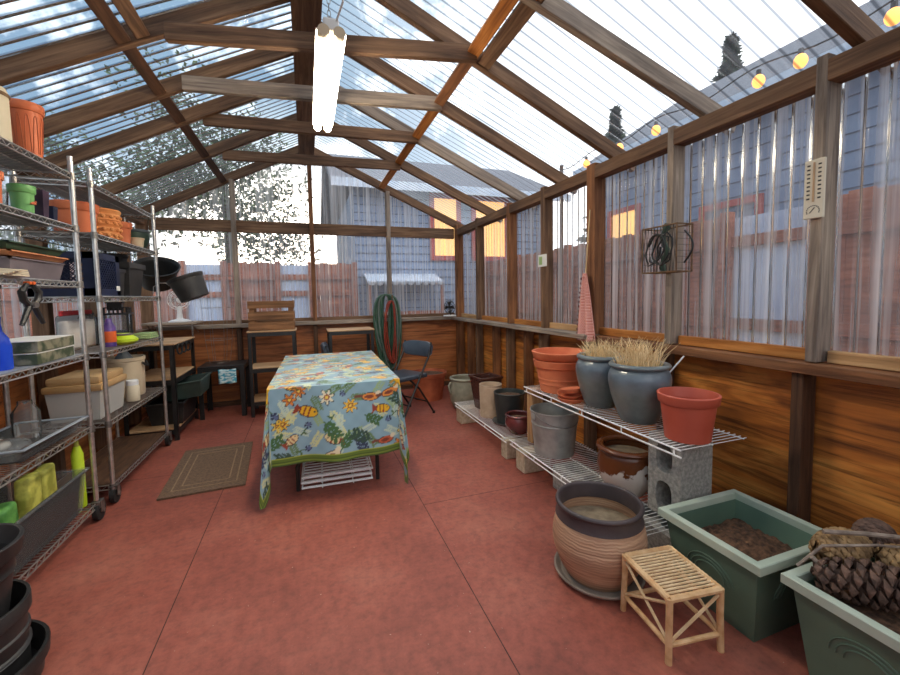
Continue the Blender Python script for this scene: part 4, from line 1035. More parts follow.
# cloth: square cloth draped with pointed corners; motifs are the printed pattern
DF, DS = .49, .40
def cloth():
    step = .0058
    nu = int((TW + 2 * DS) / step); nv = int((TL + 2 * DF) / step)
    us = np.linspace(-TW / 2 - DS, TW / 2 + DS, nu + 1); vs = np.linspace(-TL / 2 - DF, TL / 2 + DF, nv + 1)
    U, V = np.meshgrid(us, vs, indexing='ij')
    hw_, hl = TW / 2, TL / 2
    cu, cv = np.clip(U, -hw_, hw_), np.clip(V, -hl, hl)
    du, dv = U - cu, V - cv; r = np.hypot(du, dv)
    r0 = r
    ph = np.arctan2(dv, du); rs = np.maximum(r, 1e-6)
    dx, dy = du / rs, dv / rs
    corner = (np.abs(du) > 1e-6) & (np.abs(dv) > 1e-6)
    w45 = np.where(corner, np.abs(np.sin(2 * ph)), 0)
    r = r * (1 + .24 * w45 ** 2)
    # folds along the straight sides
    side_par = np.where(np.abs(dv) > 1e-6, cu, cv)
    fold = np.sin(side_par * 9 + 1.0) * .03 + np.sin(side_par * 21 + 2.) * .014
    fl_ = np.where(r > 0, .012 + r * .05 + r * (fold * 2.0) * (1 - w45) + r * w45 * .03 + r * .05 * np.sin(ph * 10) * w45, 0)
    rad = .012
    # rolled edge then hang
    zr = np.where(r < rad, -.0, -(r - rad) * .99)
    X = cu + dx * fl_; Y = cv + dy * fl_
    Z = TZ + .004 + zr * (1 - .04 * w45) + .0012 * np.sin(U * 40) * np.sin(V * 33) * (r < 1e-6)
    # keep the hem just off the floor: longer corners fold up
    lo = .012 + .02 * np.abs(np.sin(ph * 6))
    under = np.maximum(0, lo - Z); Z = np.where(Z < lo, lo + under * .05, Z); X = X + dx * under * .35; Y = Y + dy * under * .35
    P = np.stack([X, Y, Z], -1).reshape(-1, 3)
    idx = lambda i, j: i * (nv + 1) + j
    I, J = np.meshgrid(np.arange(nu), np.arange(nv), indexing='ij'); I, J = I.ravel(), J.ravel()
    F = np.stack([I * (nv + 1) + J, (I + 1) * (nv + 1) + J, (I + 1) * (nv + 1) + J + 1, I * (nv + 1) + J + 1], -1)
    me = bpy.data.meshes.new('tablecloth'); me.from_pydata(P.tolist(), [], F.tolist()); me.update()
    # printed pattern
    u, v = U.ravel(), V.ravel(); n = len(u)
    rs_ = np.random.RandomState(5)
    C = np.empty((n, 3)); C[:] = (136, 170, 182)
    C += (np.sin(u * 70) * np.sin(v * 60))[:, None] * 4
    S = lambda m, c: C.__setitem__(m, c)
    order = []
    gx, gy = .112, .108
    for i in range(int((TW + 2 * DS) / gx) + 1):
        for j in range(int((TL + 2 * DF) / gy) + 1):
            order.append((-TW / 2 - DS + gx * (i + .5 + .25 * rs_.randn()), -TL / 2 - DF + gy * (j + .5 + .5 * (i % 2) + .2 * rs_.randn())))
    dark = (52, 56, 62)
    def ell(x, y, a, b_): return (x / a) ** 2 + (y / b_) ** 2
    for (a, b_) in order:      # pale leafy sprays under everything
        th_ = rs_.rand() * 6.28; near = np.abs(u - a - .05) + np.abs(v - b_ - .05) < .14; ii = np.where(near)[0]
        x = (u[ii] - a - .05) * math.cos(th_) + (v[ii] - b_ - .05) * math.sin(th_); y = -(u[ii] - a - .05) * math.sin(th_) + (v[ii] - b_ - .05) * math.cos(th_)
        m_ = np.zeros(len(ii), bool)
        for k in range(-3, 4):
            for s_ in (-1, 1):
                xx = x - k * .014 - .008; yy = y - s_ * .014; m_ |= ell(xx * .7 + s_ * yy * .7, -s_ * xx * .7 + yy * .7, .012, .0055) < 1
        m_ |= (np.abs(y) < .003) & (np.abs(x) < .055)
        C[ii[m_]] = [(150, 176, 130), (104, 134, 92), (190, 208, 186), (206, 208, 150)][rs_.randint(4)]
    for q, (a, b_) in enumerate(order):
        th_ = rs_.rand() * 6.28 if q % 3 else rs_.randn() * .4; ii = np.where(np.abs(u - a) + np.abs(v - b_) < .11)[0]
        if not len(ii): continue
        x = (u[ii] - a) * math.cos(th_) + (v[ii] - b_) * math.sin(th_); y = -(u[ii] - a) * math.sin(th_) + (v[ii] - b_) * math.cos(th_)
        R_ = np.hypot(x, y); A = np.arctan2(y, x); k = rs_.randint(6); z = 1.0 + .4 * rs_.rand(); x, y, R_ = x / z, y / z, R_ / z
        def put(m_, c): C[ii[m_]] = c
        if k == 0:      # fish
            body = ell(x, y, .040, .023); tail = (x < -.032) & (x > -.06) & (np.abs(y) < (-.028 - x) * .9)
            put((ell(x, y, .044, .027) < 1), dark); put(tail, (150, 62, 40))
            col = [(232, 178, 36), (222, 128, 42), (226, 204, 150)][rs_.randint(3)]; put(body < 1, col); put((body < 1) & (np.sin(x * 320) > .45) & (x < .02), (140, 54, 36)); put(ell(x - .027, y - .006, .004, .004) < 1, dark)
        elif k == 1:    # round flower
            pet = .034 * (.72 + .28 * np.cos(A * rs_.randint(5, 9)))
            put(R_ < pet + .005, dark); put(R_ < pet, [(236, 186, 50), (228, 220, 186), (216, 132, 52), (226, 200, 96)][rs_.randint(4)]); put(R_ < .013, (150, 74, 40)); put(R_ < .007, (238, 206, 90))
        elif k == 2:    # dark sprig
            m_ = (np.abs(y) < .0035) & (np.abs(x) < .05)
            for t_ in (-.03, -.008, .014, .036):
                for s_ in (-1, 1):
                    xx, yy = x - t_ - .01, y - s_ * .016; m_ |= ell(xx * .75 + s_ * yy * .66, -s_ * xx * .66 + yy * .75, .020, .0075) < 1
            put(m_, [(48, 78, 62), (64, 104, 56), (44, 58, 86)][rs_.randint(3)])
        elif k == 3:    # bird
            put(ell(x, y, .042, .020) < 1, dark); put(ell(x, y, .038, .0165) < 1, [(222, 140, 60), (224, 206, 168), (196, 96, 60)][rs_.randint(3)]); put(ell(x - .036, y - .014, .013, .011) < 1, (226, 210, 176)); put(ell(x + .006, y, .022, .008) < 1, (128, 60, 44)); put((x < -.036) & (x > -.075) & (np.abs(y - .004) < .007), (118, 66, 50))
        elif k == 4:    # tulip
            put((ell(x, y, .018, .020) < 1) & (np.cos(A * 5) > -.6), (40, 50, 80)); put(ell(x, y - .006, .009, .012) < 1, (92, 106, 140)); put((np.abs(x) < .003) & (y < -.018) & (y > -.065), (70, 104, 52)); put(ell(x - .013, y + .042, .014, .005) < 1, (70, 104, 52))
        else:           # yellow beast / big blossom
            put(ell(x, y, .036, .026) < 1, (96, 62, 30)); put(ell(x, y, .032, .0225) < 1, (236, 184, 30)); put(ell(x - .034, y - .02, .016, .015) < 1, (236, 184, 30)); put(ell(x + .012, y - .004, .010, .008) < 1, (206, 120, 36)); put((np.abs(x - .008) < .004) & (y < -.02) & (y > -.05), (196, 140, 30)); put((np.abs(x + .016) < .004) & (y < -.02) & (y > -.05), (196, 140, 30))
    e_ = np.minimum(TW / 2 + DS - np.abs(u), TL / 2 + DF - np.abs(v))
    S(e_ < .050, (168, 178, 66)); S(e_ < .043, (92, 116, 40)); S(e_ < .029, (58, 78, 34)); S(e_ < .021, (112, 134, 48)); S(e_ < .007, (60, 78, 34))
    C = np.clip(C, 0, 255) / 255.; lin = np.where(C <= .04045, C / 12.92, ((C + .055) / 1.055) ** 2.4)
    at = me.color_attributes.new('print', 'FLOAT_COLOR', 'POINT'); at.data.foreach_set('color', np.concatenate([lin, np.ones((n, 1))], 1).ravel())
    for p in me.polygons: p.use_smooth = True
    m, t, b = newmat('printed_cotton'); b.inputs['Roughness'].default_value = .36; b.inputs['Sheen Weight'].default_value = .3
    ca = t.nodes.new('ShaderNodeVertexColor'); ca.layer_name = 'print'; t.links.new(ca.outputs[0], b.inputs['Base Color']); me.materials.append(m)
    o = bpy.data.objects.new('tablecloth', me); COL.objects.link(o); o.location = (TX, TY, 0); o.rotation_euler = (0, 0, TRZ)
    tag(o, 'blue tablecloth printed with fish, birds and flowers, green hem, draped over the long table', 'tablecloth')
cloth()
# wire shelving lying beneath
for k, (dx, z, lab) in enumerate(((0.0, .02, 'lowest white wire shelf lying flat on the floor beneath the table'), (-0.004, .055, 'middle white wire shelf of the pile beneath the table'), (0.003, .09, 'topmost white wire shelf of the pile beneath the table'))):
    e = thing('wire_shelf_panel', lab, 'wire shelf', (TX + dx - .008, TY - .08, z), TRZ, 'wire shelves stored beneath the table')
    mb = MB()
    for j in range(22): mb.tube([(-.222 , -.50 + j * .047, 0), (.222, -.50 + j * .047, 0)], .0026, 4)
    mb.build('wires', 'white_wire', e)
    MB().tube([(-.226, -.51, -.004), (.226, -.51, -.004), (.226, .51, -.004), (-.226, .51, -.004)], .0055, 6, closed=True).build('rim', 'white_wire', e)
    for x in (-.1, .1): MB().tube([(x, -.51, -.016), (x, .51, -.016)], .0035, 5).build('stringer', 'white_wire', e)

# ------------------------------------------------------------------ folding chairs
def folding_chair(label, loc, rz):
    """seat faces local -y"""
    e = thing('folding_chair', label, 'chair', loc, rz, 'dark folding chairs')
    for s_ in (-1, 1):
        x = s_ * .205
        MB().tube([(x, .20, .765), (x, .16, .62), (x, .02, .40), (x, -.22, .012)], .0115, 8).build('front_leg', 'black_metal', e, True)
        MB().tube([(x * .93, -.10, .415), (x * .93, .03, .30), (x * .93, .235, .012)], .0105, 8).build('rear_leg', 'black_metal', e, True)
        for (y, z) in ((-.22, .01), (.235, .01)): MB().lathe([(0, -.01), (.015, -.01), (.015, .014), (0, .014)], 10, (x if y < 0 else x * .93, y, z)).build('foot_cap', 'rubber', e, True)
    MB().tube([(-.205, -.13, .155), (.205, -.13, .155)], .008, 8).build('crossbar', 'black_metal', e, True)
    MB().tube([(-.19, .14, .145), (.19, .14, .145)], .008, 8).build('crossbar', 'black_metal', e, True)
    mb = MB().box((0, -.04, .425), (.395, .385, .045), bev=.018, seg=3); mb.build('seat', 'vinyl', e, True)
    mb = MB(); N = 14; pr = []
    for i in range(N + 1):
        u = i / N * 2 - 1; y = .185 + .035 * (1 - u * u); 
        for (dy, z) in ((-.014, .615), (-.014 + .012, .605), (.014 + .012, .61), (.014 + .03, .75), (.012 + .02, .768), (-.008 + .014, .768), (-.016 + .012, .755)):
            zz = z - (.03 * abs(u) ** 6 if z > .7 else -.03 * abs(u) ** 6); pr.append((u * .215, y + dy - .01, zz))
    V = [mb.bm.verts.new(p) for p in pr]
    for i in range(N):
        for k in range(7): mb.bm.faces.new((V[i * 7 + k], V[i * 7 + (k + 1) % 7], V[(i + 1) * 7 + (k + 1) % 7], V[(i + 1) * 7 + k]))
    mb.bm.faces.new(V[:7]); mb.bm.faces.new(V[-7:][::-1]); mb.build('backrest', 'vinyl', e, True)
    return e
ch = folding_chair('dark padded folding chair standing open beside the coiled hose', (.945, 4.16, 0), math.radians(-62))
dup(ch, (0.37, 4.50, 0), math.radians(88), 'dark folding chair mostly hidden past the far end of the table')

# ------------------------------------------------------------------ stands along the end wall
def shelf_unit(name, label, cat, x0, x1, y0, y1, ztop, shelves, frame='black_metal', top='ply_floor_tan', over=.01, posts=.035, skip_top=False):
    e = thing(name, label, cat, ((x0 + x1) / 2, (y0 + y1) / 2, 0)); w, d = (x1 - x0) / 2, (y1 - y0) / 2
    for sx in (-1, 1):
        for sy in (-1, 1):
            x, y = sx * (w - posts / 2), sy * (d - posts / 2)
            mb = MB().box((x, y + sy * (posts / 2 - .0015), ztop / 2), (posts, .003, ztop)).box((x + sx * (posts / 2 - .0015), y, ztop / 2), (.003, posts, ztop))
            mb.build('leg', frame, e)
    for z in [ztop] + list(shelves):
        if z == ztop and skip_top: continue
        for sy in (-1, 1): MB().box((0, sy * (d - .006), z - .022), (2 * w - .008, .006, .04)).build('rail', frame, e)
        for sx in (-1, 1): MB().box((sx * (w - .006), 0, z - .022), (.006, 2 * d - .008, .04)).build('rail', frame, e)
        MB().box((0, 0, z + .007), (2 * w + (2 * over if z == ztop else -.012), 2 * d + (over if z == ztop else -.012), .014), bev=.003, seg=1).build('top_board' if z == ztop else 'shelf', top, e)
    return e
shelf_unit('shelf_stand', 'black-framed stand with tan board shelves carrying the slatted crate', 'shelf stand', -.60, -.13, 4.68, 5.05, .90, (.515, .16))
shelf_unit('side_table', 'black-framed side table with a tan board top beside the coiled hose', 'table', .22, .73, 4.78, 5.16, .865, (.40,))
cr = thing('slatted_crate', 'brown wooden slatted crate standing on the black-framed stand', 'crate', (-.365, 4.89, .916))
for sy in (-1, 1):
    for z, h_ in ((.045, .085), (.155, .085), (.275, .075)): MB().box((0, sy * .125, z), (.46, .016, h_), bev=.002, seg=1).build('slat', 'crate_brown', cr)
for sx in (-1, 1):
    for sy in (-1, 1): MB().box((sx * .195, sy * .106, .156), (.05, .02, .31), bev=.002, seg=1).build('upright', 'crate_brown', cr)
    for z in (.045, .155, .275): MB().box((sx * .222, 0, z), (.016, .232, .08), bev=.002, seg=1).build('end_slat', 'crate_brown', cr)
MB().box((0, 0, .005), (.42, .23, .01)).build('floor_board', 'crate_brown', cr)

# hose hung on the end-wall post
hs = thing('garden_hose', 'coiled green garden hose hung in long loops on the end-wall post', 'hose', (.965, 5.215, 1.26))
for k in range(16):
    rnd = random.Random(k + 2); w = .05 + .011 * k + rnd.uniform(-.015, .015); bot = .74 + .26 * rnd.random() + .008 * k; dy = -.012 * (k % 5) + .01; sh = rnd.uniform(-.05, .05)
    pts = []
    for q in range(29):
        a = 2 * PI * q / 28; top_ = .03 - .0; sx = math.sin(a); cz = math.cos(a)
        z = (top_ + .0) * 1 if False else (-bot / 2 + .02) + (bot / 2) * cz
        wid = w * (abs(sx) ** .7) * (1 if sx > 0 else -1) * (.75 + .25 * cz)
        pts.append((wid + sh * (1 - cz) * .5, dy - .006 * sx, z))
    MB().tube(pts[:-1], .0125, 8, closed=True).build('loop', ['hose_green', 'hose_grey', 'hose_green', 'hose_green'][k % 4], hs, True)
hr = thing('rubber_hose', 'red rubber hose hung inside the loops of the green hose', 'hose', (1.0, 5.15, 1.20), 0)
for k in range(3):
    pts = []
    for q in range(24):
        a = 2 * PI * q / 24; pts.append((.05 * math.sin(a) * (1 + .2 * k) + .02 * math.sin(2 * a + k), -.03 - .008 * k, -.40 + .40 * math.cos(a)))
    MB().tube(pts, .009, 8, closed=True).build('loop', 'hose_red', hr, True)
hk = thing('hose_hook', 'metal hook on the end-wall post holding the hoses', 'hook', (1.03, 5.285, 1.235)); MB().tube([(0, .004, 0), (0, -.11, -.005), (0, -.15, .0), (0, -.16, .04)], .008, 8).build('arm', 'rust', hk, True)

# black low table, tubs and bench in the far corner by the racks
shelf_unit('low_table', 'black low table standing against the end wall beside the tan-shelved stand', 'table', -1.10, -.66, 4.80, 5.20, .54, (), top='black_metal', over=.0, posts=.045)
cy = thing('plastic_bag', 'pale blue and white plastic bag hanging off the front of the black low table', 'bag', (-.82, 4.782, .52))
mb = MB()
for i in range(7):
    for j in range(7): pass
G = {}
for i in range(9):
    for j in range(9): G[i, j] = mb.bm.verts.new((-.085 + .17 * i / 8, -.012 - .012 * math.sin(i * 1.3) * (j / 8), -.15 * j / 8 + .004 * math.sin(i)))
for i in range(8):
    for j in range(8): mb.bm.faces.new((G[i, j], G[i + 1, j], G[i + 1, j + 1], G[i, j + 1]))
o = mb.build('bag', 'cyan_print', cy, 'all'); md = o.modifiers.new('t', 'SOLIDIFY'); md.thickness = .004

e = shelf_unit('black_bench', 'black steel bench with tan boards at the end of the wire racks', 'bench', -1.53, -1.13, 4.18, 4.88, .86, (.55, .10))
mb = MB()
for k in range(10): mb.tube([(.19, -.36 + .08 * k, .02), (.19, -.36 + .08 * k, .30)], .002, 4)
def ring(label, y):
    e = thing('black_ring', label, 'ring', (-1.105, y, .815), 0, 'black rings clipped on the bench edge'); 
    MB().tube([(0.012 * math.cos(a * 1), .032 * math.cos(a), .045 * math.sin(a)) for a in [2 * PI * k / 18 for k in range(18)]], .008, 8, closed=True).build('ring', 'rubber', e, True)
ring('black rubber ring hung on the bench edge closest to the wire rack', 4.27); ring('middle one of the black rubber rings on the bench edge', 4.40); ring('black rubber ring on the bench edge closest to the end wall', 4.54)
bd = thing('corner_shelf', 'dark board shelf in the far corner carrying the white desk fan', 'shelf', (-1.36, 5.08, 1.00))
MB().box((0, 0, .012), (.48, .34, .022), bev=.003, seg=1).build('board', 'timber_grey', bd)
for x in (-.2, .2): MB().tube([(x, -.13, .0), (x, .14, -.10)], .006, 6).build('bracket', 'chrome_dull', bd)
MB().tube([(.21, -.15, .0), (.21, -.15, -1.0)], .008, 8).build('leg', 'chrome_dull', bd)
df = thing('desk_fan', 'white desk fan on the dark corner shelf below the hanging black pot', 'fan', (-1.29, 5.06, 1.024), math.radians(25))
MB().lathe([(0, 0), (.105, 0), (.105, .012), (.07, .024), (.03, .035), (.022, .10), (.026, .16), (0, .17)], 28).build('base', 'white_plastic', df, True)
fan_head(df, .105, .235, 'white_plastic', 'clear_plastic', .05)
cg = thing('plant_cage', 'thin wire plant support cage standing before the end wall', 'wire cage', (-.93, 5.05, .557), .3)
mb = MB()
for z, r in ((0.0, .10), (.25, .13), (.60, .155), (.95, .165)): mb.tube([(r * math.cos(a), r * math.sin(a), z + .01) for a in [2 * PI * k / 24 for k in range(24)]], .0022, 5, closed=True)
mb.build('hoop', 'chrome_dull', cg)
for k in range(6):
    a = 2 * PI * k / 6; MB().tube([(.10 * math.cos(a), .10 * math.sin(a), .002), (.13 * math.cos(a), .13 * math.sin(a), .25), (.168 * math.cos(a), .168 * math.sin(a), 1.0)], .002, 5).build('wire', 'chrome_dull', cg)
def tub(label, loc, w, d, h, mat, rot):
    e = thing('plastic_tub', label, 'tub', loc, 0, 'dark plastic tubs by the bench', rot)
    MB().frust((0, 0, 0), w * .82, d * .82, w, d, h, .006).build('body', mat, e)
    mb = MB()
    for (c_, d_) in (((0, -d / 2, h), (w + .03, .02, .014)), ((0, d / 2, h), (w + .03, .02, .014)), ((-w / 2, 0, h), (.02, d + .03, .014)), ((w / 2, 0, h), (.02, d + .03, .014))): mb.box(c_, d_, bev=.003, seg=1)
    mb.build('rim', mat, e)
tub('black plastic tub on the lowest shelf of the black bench', (-1.25, 4.53, .118), .30, .52, .20, 'black_plastic', (0, 0, 0))
tub('dark green plastic tub tilted out over the edge of the bench', (-1.12, 4.53, .335), .34, .42, .15, 'tub_green', (0, math.radians(-6), 0))

# ------------------------------------------------------------------ on the wire racks
round_pot('terracotta_pot', 'fluted terracotta-coloured pot on the top shelf of the nearest wire rack', 'pot', (-1.250, 2.585, L1[5]), .050, .070, .255, 'orange_plastic_pot', .04, .006, rings=(), wall=.004, group='pots on the nearest wire rack')
e = bpy.data.objects['terracotta_pot.003']
mb = MB()
for k in range(12):
    a0 = 2 * PI * k / 12; pts = []
    for q in range(11):
        u = q / 10; a = a0 + .20 * (1 if u > .5 else -1) * (abs(2 * u - 1) ** 1.0); zz = .02 + .175 * (1 - abs(2 * u - 1) ** 3)
        rr = .050 + .014 * zz / .255 + .0005; pts.append((rr * math.cos(a), rr * math.sin(a), zz))
    mb.tube(pts, .0018, 5)
mb.build('fluting', 'terracotta_old', e)
e = thing('cream_canister', 'cream canister with a rope band at the edge of the top shelf', 'canister', (-1.27, 2.37, L1[5]))
MB().lathe([(0, 0), (.062, 0), (.066, .01), (.066, .22), (.06, .235), (.058, .24), (.055, .235), (.055, .01), (0, .01)], 32).build('body', 'cream', e, True)
MB().lathe([(.066, .20), (.07, .203), (.07, .214), (.066, .217)], 32).build('band', 'rust', e, True)
round_pot('terracotta_pot', 'orange terracotta pot at the near end of the second shelf', 'pot', (-1.28, 2.335, L1[4]), .042, .056, .155, 'terracotta', .035, .006, wall=.005, group='pots on the nearest wire rack')
e = round_pot('green_pot', 'green painted pot with a red bird motif on the second shelf', 'pot', (-1.25, 2.51, L1[4]), .037, .050, .135, 'green_pot', .035, .006, wall=.005)
mb = MB()
for (dy, z, a_, b_) in ((0, .055, .02, .007), (.012, .064, .008, .006), (-.02, .05, .012, .004)): mb.sphere((.0405 + z * .04, dy, z), (.004, a_ * 2, b_ * 2), 10, 6)
mb.build('bird_motif', 'terracotta_old', e, True)
e = thing('square_pot', 'dark purple square pot beside the green painted pot', 'pot', (-1.25, 2.645, L1[4])); MB().frust((0, 0, 0), .042, .042, .056, .056, .145, .004).build('body', 'purple_pot', e); MB().box((0, 0, .11), (.044, .044, .006)).build('soil', 'soil', e)
e = thing('square_pot', 'small dark blue square pot at the end of the second shelf', 'pot', (-1.25, 2.735, L1[4])); MB().frust((0, 0, 0), .034, .034, .042, .042, .085, .004).build('body', 'navy', e); MB().box((0, 0, .06), (.032, .032, .006)).build('soil', 'soil', e)
for k, (x, y, lab) in enumerate(((-1.40, 2.52, 'clear plastic cup stack behind the green pot'), (-1.41, 2.64, 'clear plastic cup stack behind the purple square pot'), (-1.42, 2.74, 'clear plastic cup stack at the end of the second shelf'))):
    e = thing('plastic_cup', lab, 'cup', (x, y, L1[4]), 0, 'clear cups on the second shelf')
    MB().lathe([(0, 0), (.03, 0), (.042, .13 + .02 * k), (.044, .135 + .02 * k), (.040, .13 + .02 * k), (.028, .004), (0, .004)], 24).build('cup', 'clear_plastic', e, True)
# shelf three: trays, clamp
def tray(label, y, z, w, d, h, mat, rz=0):
    e = thing('plant_tray', label, 'tray', (-1.355, y, z), rz, 'plant trays on the nearest wire rack'); MB().frust((0, 0, 0), w * .9, d * .9, w, d, h, .006).build('body', mat, e)
    mb = MB()
    for s_ in (-1, 1): mb.box((0, s_ * d / 2, h), (w + .012, .012, .006)); mb.box((s_ * w / 2, 0, h), (.012, d + .012, .006))
    mb.build('rim', mat, e)
tray('grey seed tray lowest in the tray pile', 2.52, L1[3], .29, .42, .085, 'tray_grey')
tray('orange-tan tray on the grey seed tray', 2.53, L1[3] + .095, .30, .46, .02, 'tray_orange')
tray('dark green tray topmost of the tray pile', 2.51, L1[3] + .125, .30, .44, .028, 'dark_green')
e = thing('paper_envelope', 'cream paper envelopes lying before the grey seed tray', 'envelopes', (-1.20, 2.24, L1[3])); 
for k in range(4): MB().box((-.02, .0 + .01 * k, .004 + k * .009), (.13, .17, .006), rot=Euler((.02 * k, .03 * k, .1 * k)).to_matrix()).build('envelope', 'cream', e)
def clampy(e):
    for s_ in (-1, 1):
        MB().tube([(0, s_ * .012, .0), (0, s_ * .040, -.03), (0, s_ * .034, -.062), (0, s_ * .008, -.085)], .011, 8, taper=[.7, 1, 1, .8]).build('jaw', 'black_plastic', e, True)
        MB().tube([(0, -s_ * .006, -.075), (0, -s_ * .030, -.12), (0, -s_ * .050, -.155)], .010, 8, taper=[1, .9, .7]).build('handle', 'black_plastic', e, True)
        MB().box((0, s_ * .009, .004), (.02, .012, .012), bev=.003).build('pad', 'orange', e, True)
    MB().lathe([(0, -.016), (.012, -.016), (.012, .016), (0, .016)], 14, mt=Matrix.Translation((0, 0, -.08)) @ Matrix.Rotation(PI / 2, 4, 'Y')).build('pivot', 'chrome_dull', e, True)
ck_ = thing('spring_clamp', 'black spring clamp with orange pads gripping the shelf edge', 'clamp', (-1.16, 2.33, 1.342)); clampy(ck_); ck_.scale = (1.25, 1.5, 1.15)
# shelf four
e = thing('water_bottle', 'cobalt blue bottle on the middle shelf of the nearest wire rack', 'bottle', (-1.275, 2.285, L1[2]))
MB().lathe([(0, 0), (.052, 0), (.054, .01), (.054, .10), (.047, .135), (.030, .165), (.026, .20), (.028, .23), (.022, .232), (.02, .2), (0, .2)], 32).build('body', 'cobalt', e, True)
def boxed(label, y, z):
    e = thing('seed_box', label, 'box', (-1.29, y, z), .06, 'camouflage-sided boxes'); MB().box((0, 0, .027), (.20, .36, .05), bev=.002, seg=1).build('box', 'camo', e)
    MB().box((0, .182, .027), (.20, .004, .05)).build('end_label', 'white_card', e); MB().box((0, 0, .0535), (.202, .366, .003)).build('lid', 'white_card', e)
boxed('lower of the two mottled green boxes stacked beside the blue bottle', 2.555, L1[2]); boxed('upper of the two mottled green boxes stacked beside the blue bottle', 2.565, L1[2] + .0565)
e = thing('dark_folder', 'dark flat folder leaning behind the mottled boxes', 'folder', (-1.475, 2.52, L1[2])); MB().box((0, 0, .085), (.012, .24, .15), rot=Euler((.12, -.12, 0)).to_matrix(), bev=.002, seg=1).build('cover', 'timber_dark', e)
zb = thing('zip_bag', 'clear zip bag of white powder with a red seal on the middle shelf', 'bag', (-1.385, 3.22, L2[2]))
MB().box((0, 0, .115), (.07, .36, .225), bev=.03, seg=3).build('pouch', 'clear_plastic', zb, True)
MB().box((0, 0, .236), (.014, .37, .030), bev=.003, seg=1).build('seal', 'red_zip', zb)
MB().box((0, .0, .098), (.055, .34, .185), bev=.02, seg=3).build('powder', 'white_powder', zb, True)
# lanterns
def lantern(label, loc, s):
    e = thing('lantern', label, 'lantern', loc, .2, 'black metal lanterns')
    w = .075 * s; h = .20 * s
    mb = MB().box((0, 0, .006 * s), (2 * w + .02 * s, 2 * w + .02 * s, .012 * s)).box((0, 0, h), (2 * w + .03 * s, 2 * w + .03 * s, .012 * s)); mb.build('plates', 'black_metal', e)
    for sx in (-1, 1):
        for sy in (-1, 1): MB().box((sx * w, sy * w, h / 2), (.012 * s, .012 * s, h)).build('post', 'black_metal', e)
    mb = MB()
    for k in range(7):
        u = -w + 2 * w * k / 6
        for s_ in (-1, 1): mb.box((s_ * w, u, h + .022 * s), (.006 * s, .008 * s, .04 * s)); mb.box((u, s_ * w, h + .022 * s), (.008 * s, .006 * s, .04 * s))
    for s_ in (-1, 1): mb.box((s_ * w, 0, h + .044 * s), (.008 * s, 2 * w, .006 * s)); mb.box((0, s_ * w, h + .044 * s), (2 * w, .008 * s, .006 * s))
    mb.build('gallery', 'black_metal', e)
    mb = MB().box((0, 0, h + .05 * s), (w * 1.1, w * 1.1, .05 * s)).box((0, 0, h + .08 * s), (w * 1.3, w * 1.3, .01 * s)); mb.build('cap', 'black_metal', e)
    mb = MB()
    for s_ in (-1, 1): mb.box((s_ * w * .98, 0, h / 2), (.003, 2 * w - .012 * s, h - .012 * s)); mb.box((0, s_ * w * .98, h / 2), (2 * w - .012 * s, .003, h - .012 * s))
    mb.build('glass', 'window_glass', e)
lantern('black metal lantern beside the lime green bundle', (-1.355, 3.70, L2[2]), 1.05)
lantern('black metal lantern half hidden behind the zip bag of powder', (-1.455, 3.50, L2[2]), .80)
e = thing('spray_bottle', 'violet bottle with an orange label beside the zip bag', 'bottle', (-1.265, 3.335, L2[2])); MB().lathe([(0, 0), (.034, 0), (.036, .01), (.036, .13), (.02, .165), (.016, .19), (0, .19)], 24).build('body', 'violet', e, True); MB().lathe([(.0365, .03), (.0375, .034), (.0375, .10), (.0365, .104)], 24).build('label_band', 'orange', e, True)
e = thing('lime_bundle', 'lime green knotted bundle on the middle shelf before the lantern', 'bundle', (-1.235, 3.46, L2[2])); MB().lathe([(0, 0), (.055, 0), (.085, .02), (.088, .038), (.06, .06), (.045, .066), (.05, .07), (.04, .078), (0, .076)], 28).build('body', 'lime', e, True); MB().lathe([(.05, .062), (.056, .066), (.056, .074), (.048, .078)], 28).build('tie', 'tray_grey', e, True)
e = thing('plastic_tub', 'small dark blue tub behind the folded pale green cloth', 'tub', (-1.38, 3.86, L2[2])); MB().frust((0, 0, 0), .09, .12, .11, .14, .075, .005).build('body', 'navy', e)
e = thing('folded_cloth', 'folded pale green cloth at the end of the middle shelf', 'cloth', (-1.25, 3.925, L2[2])); 
for k in range(3): MB().box((0, 0, .008 + k * .015), (.13 - .004 * k, .20 - .008 * k, .014), bev=.006, seg=2).build('fold', 'pale_green', e, True)
# shelf three of the second rack
ct = thing('milk_crate', 'navy plastic milk crate with latticed sides on the wire rack', 'crate', (-1.36, 3.20, L2[3]))
w, d, h_ = .32, .33, .265
mb = MB().box((0, 0, .006), (w, d, .012))
for sx in (-1, 1):
    for z0, z1 in ((0, .045), (.225, h_)): mb.box((sx * w / 2, 0, (z0 + z1) / 2), (.012, d, z1 - z0)); mb.box((0, sx * d / 2, (z0 + z1) / 2), (w, .012, z1 - z0))
    for sy in (-1, 1): mb.box((sx * (w / 2), sy * (d / 2 - .028), h_ / 2), (.012, .055, h_)); mb.box((sx * (w / 2 - .028), sy * d / 2, h_ / 2), (.055, .012, h_))
mb.build('frame', 'navy', ct)
mb = MB()
for s_ in (-1, 1):
    for k in range(-6, 12):
        for dg in (-1, 1):
            for axis in (0, 1):
                L = w / 2 if axis else d / 2; a0 = -L + .03; t0 = a0 + k * .03
                pts = []
                for q in range(13):
                    z = .045 + .18 * q / 12; t_ = t0 + dg * (z - .045)
                    if dg < 0: t_ += .0
                    if -L + .05 < t_ < L - .05: pts.append((s_ * w / 2, t_, z) if axis == 0 else (t_, s_ * d / 2, z))
                if len(pts) > 2: mb.tube([pts[0], pts[-1]], .0032, 4)
mb.build('lattice', 'navy', ct)
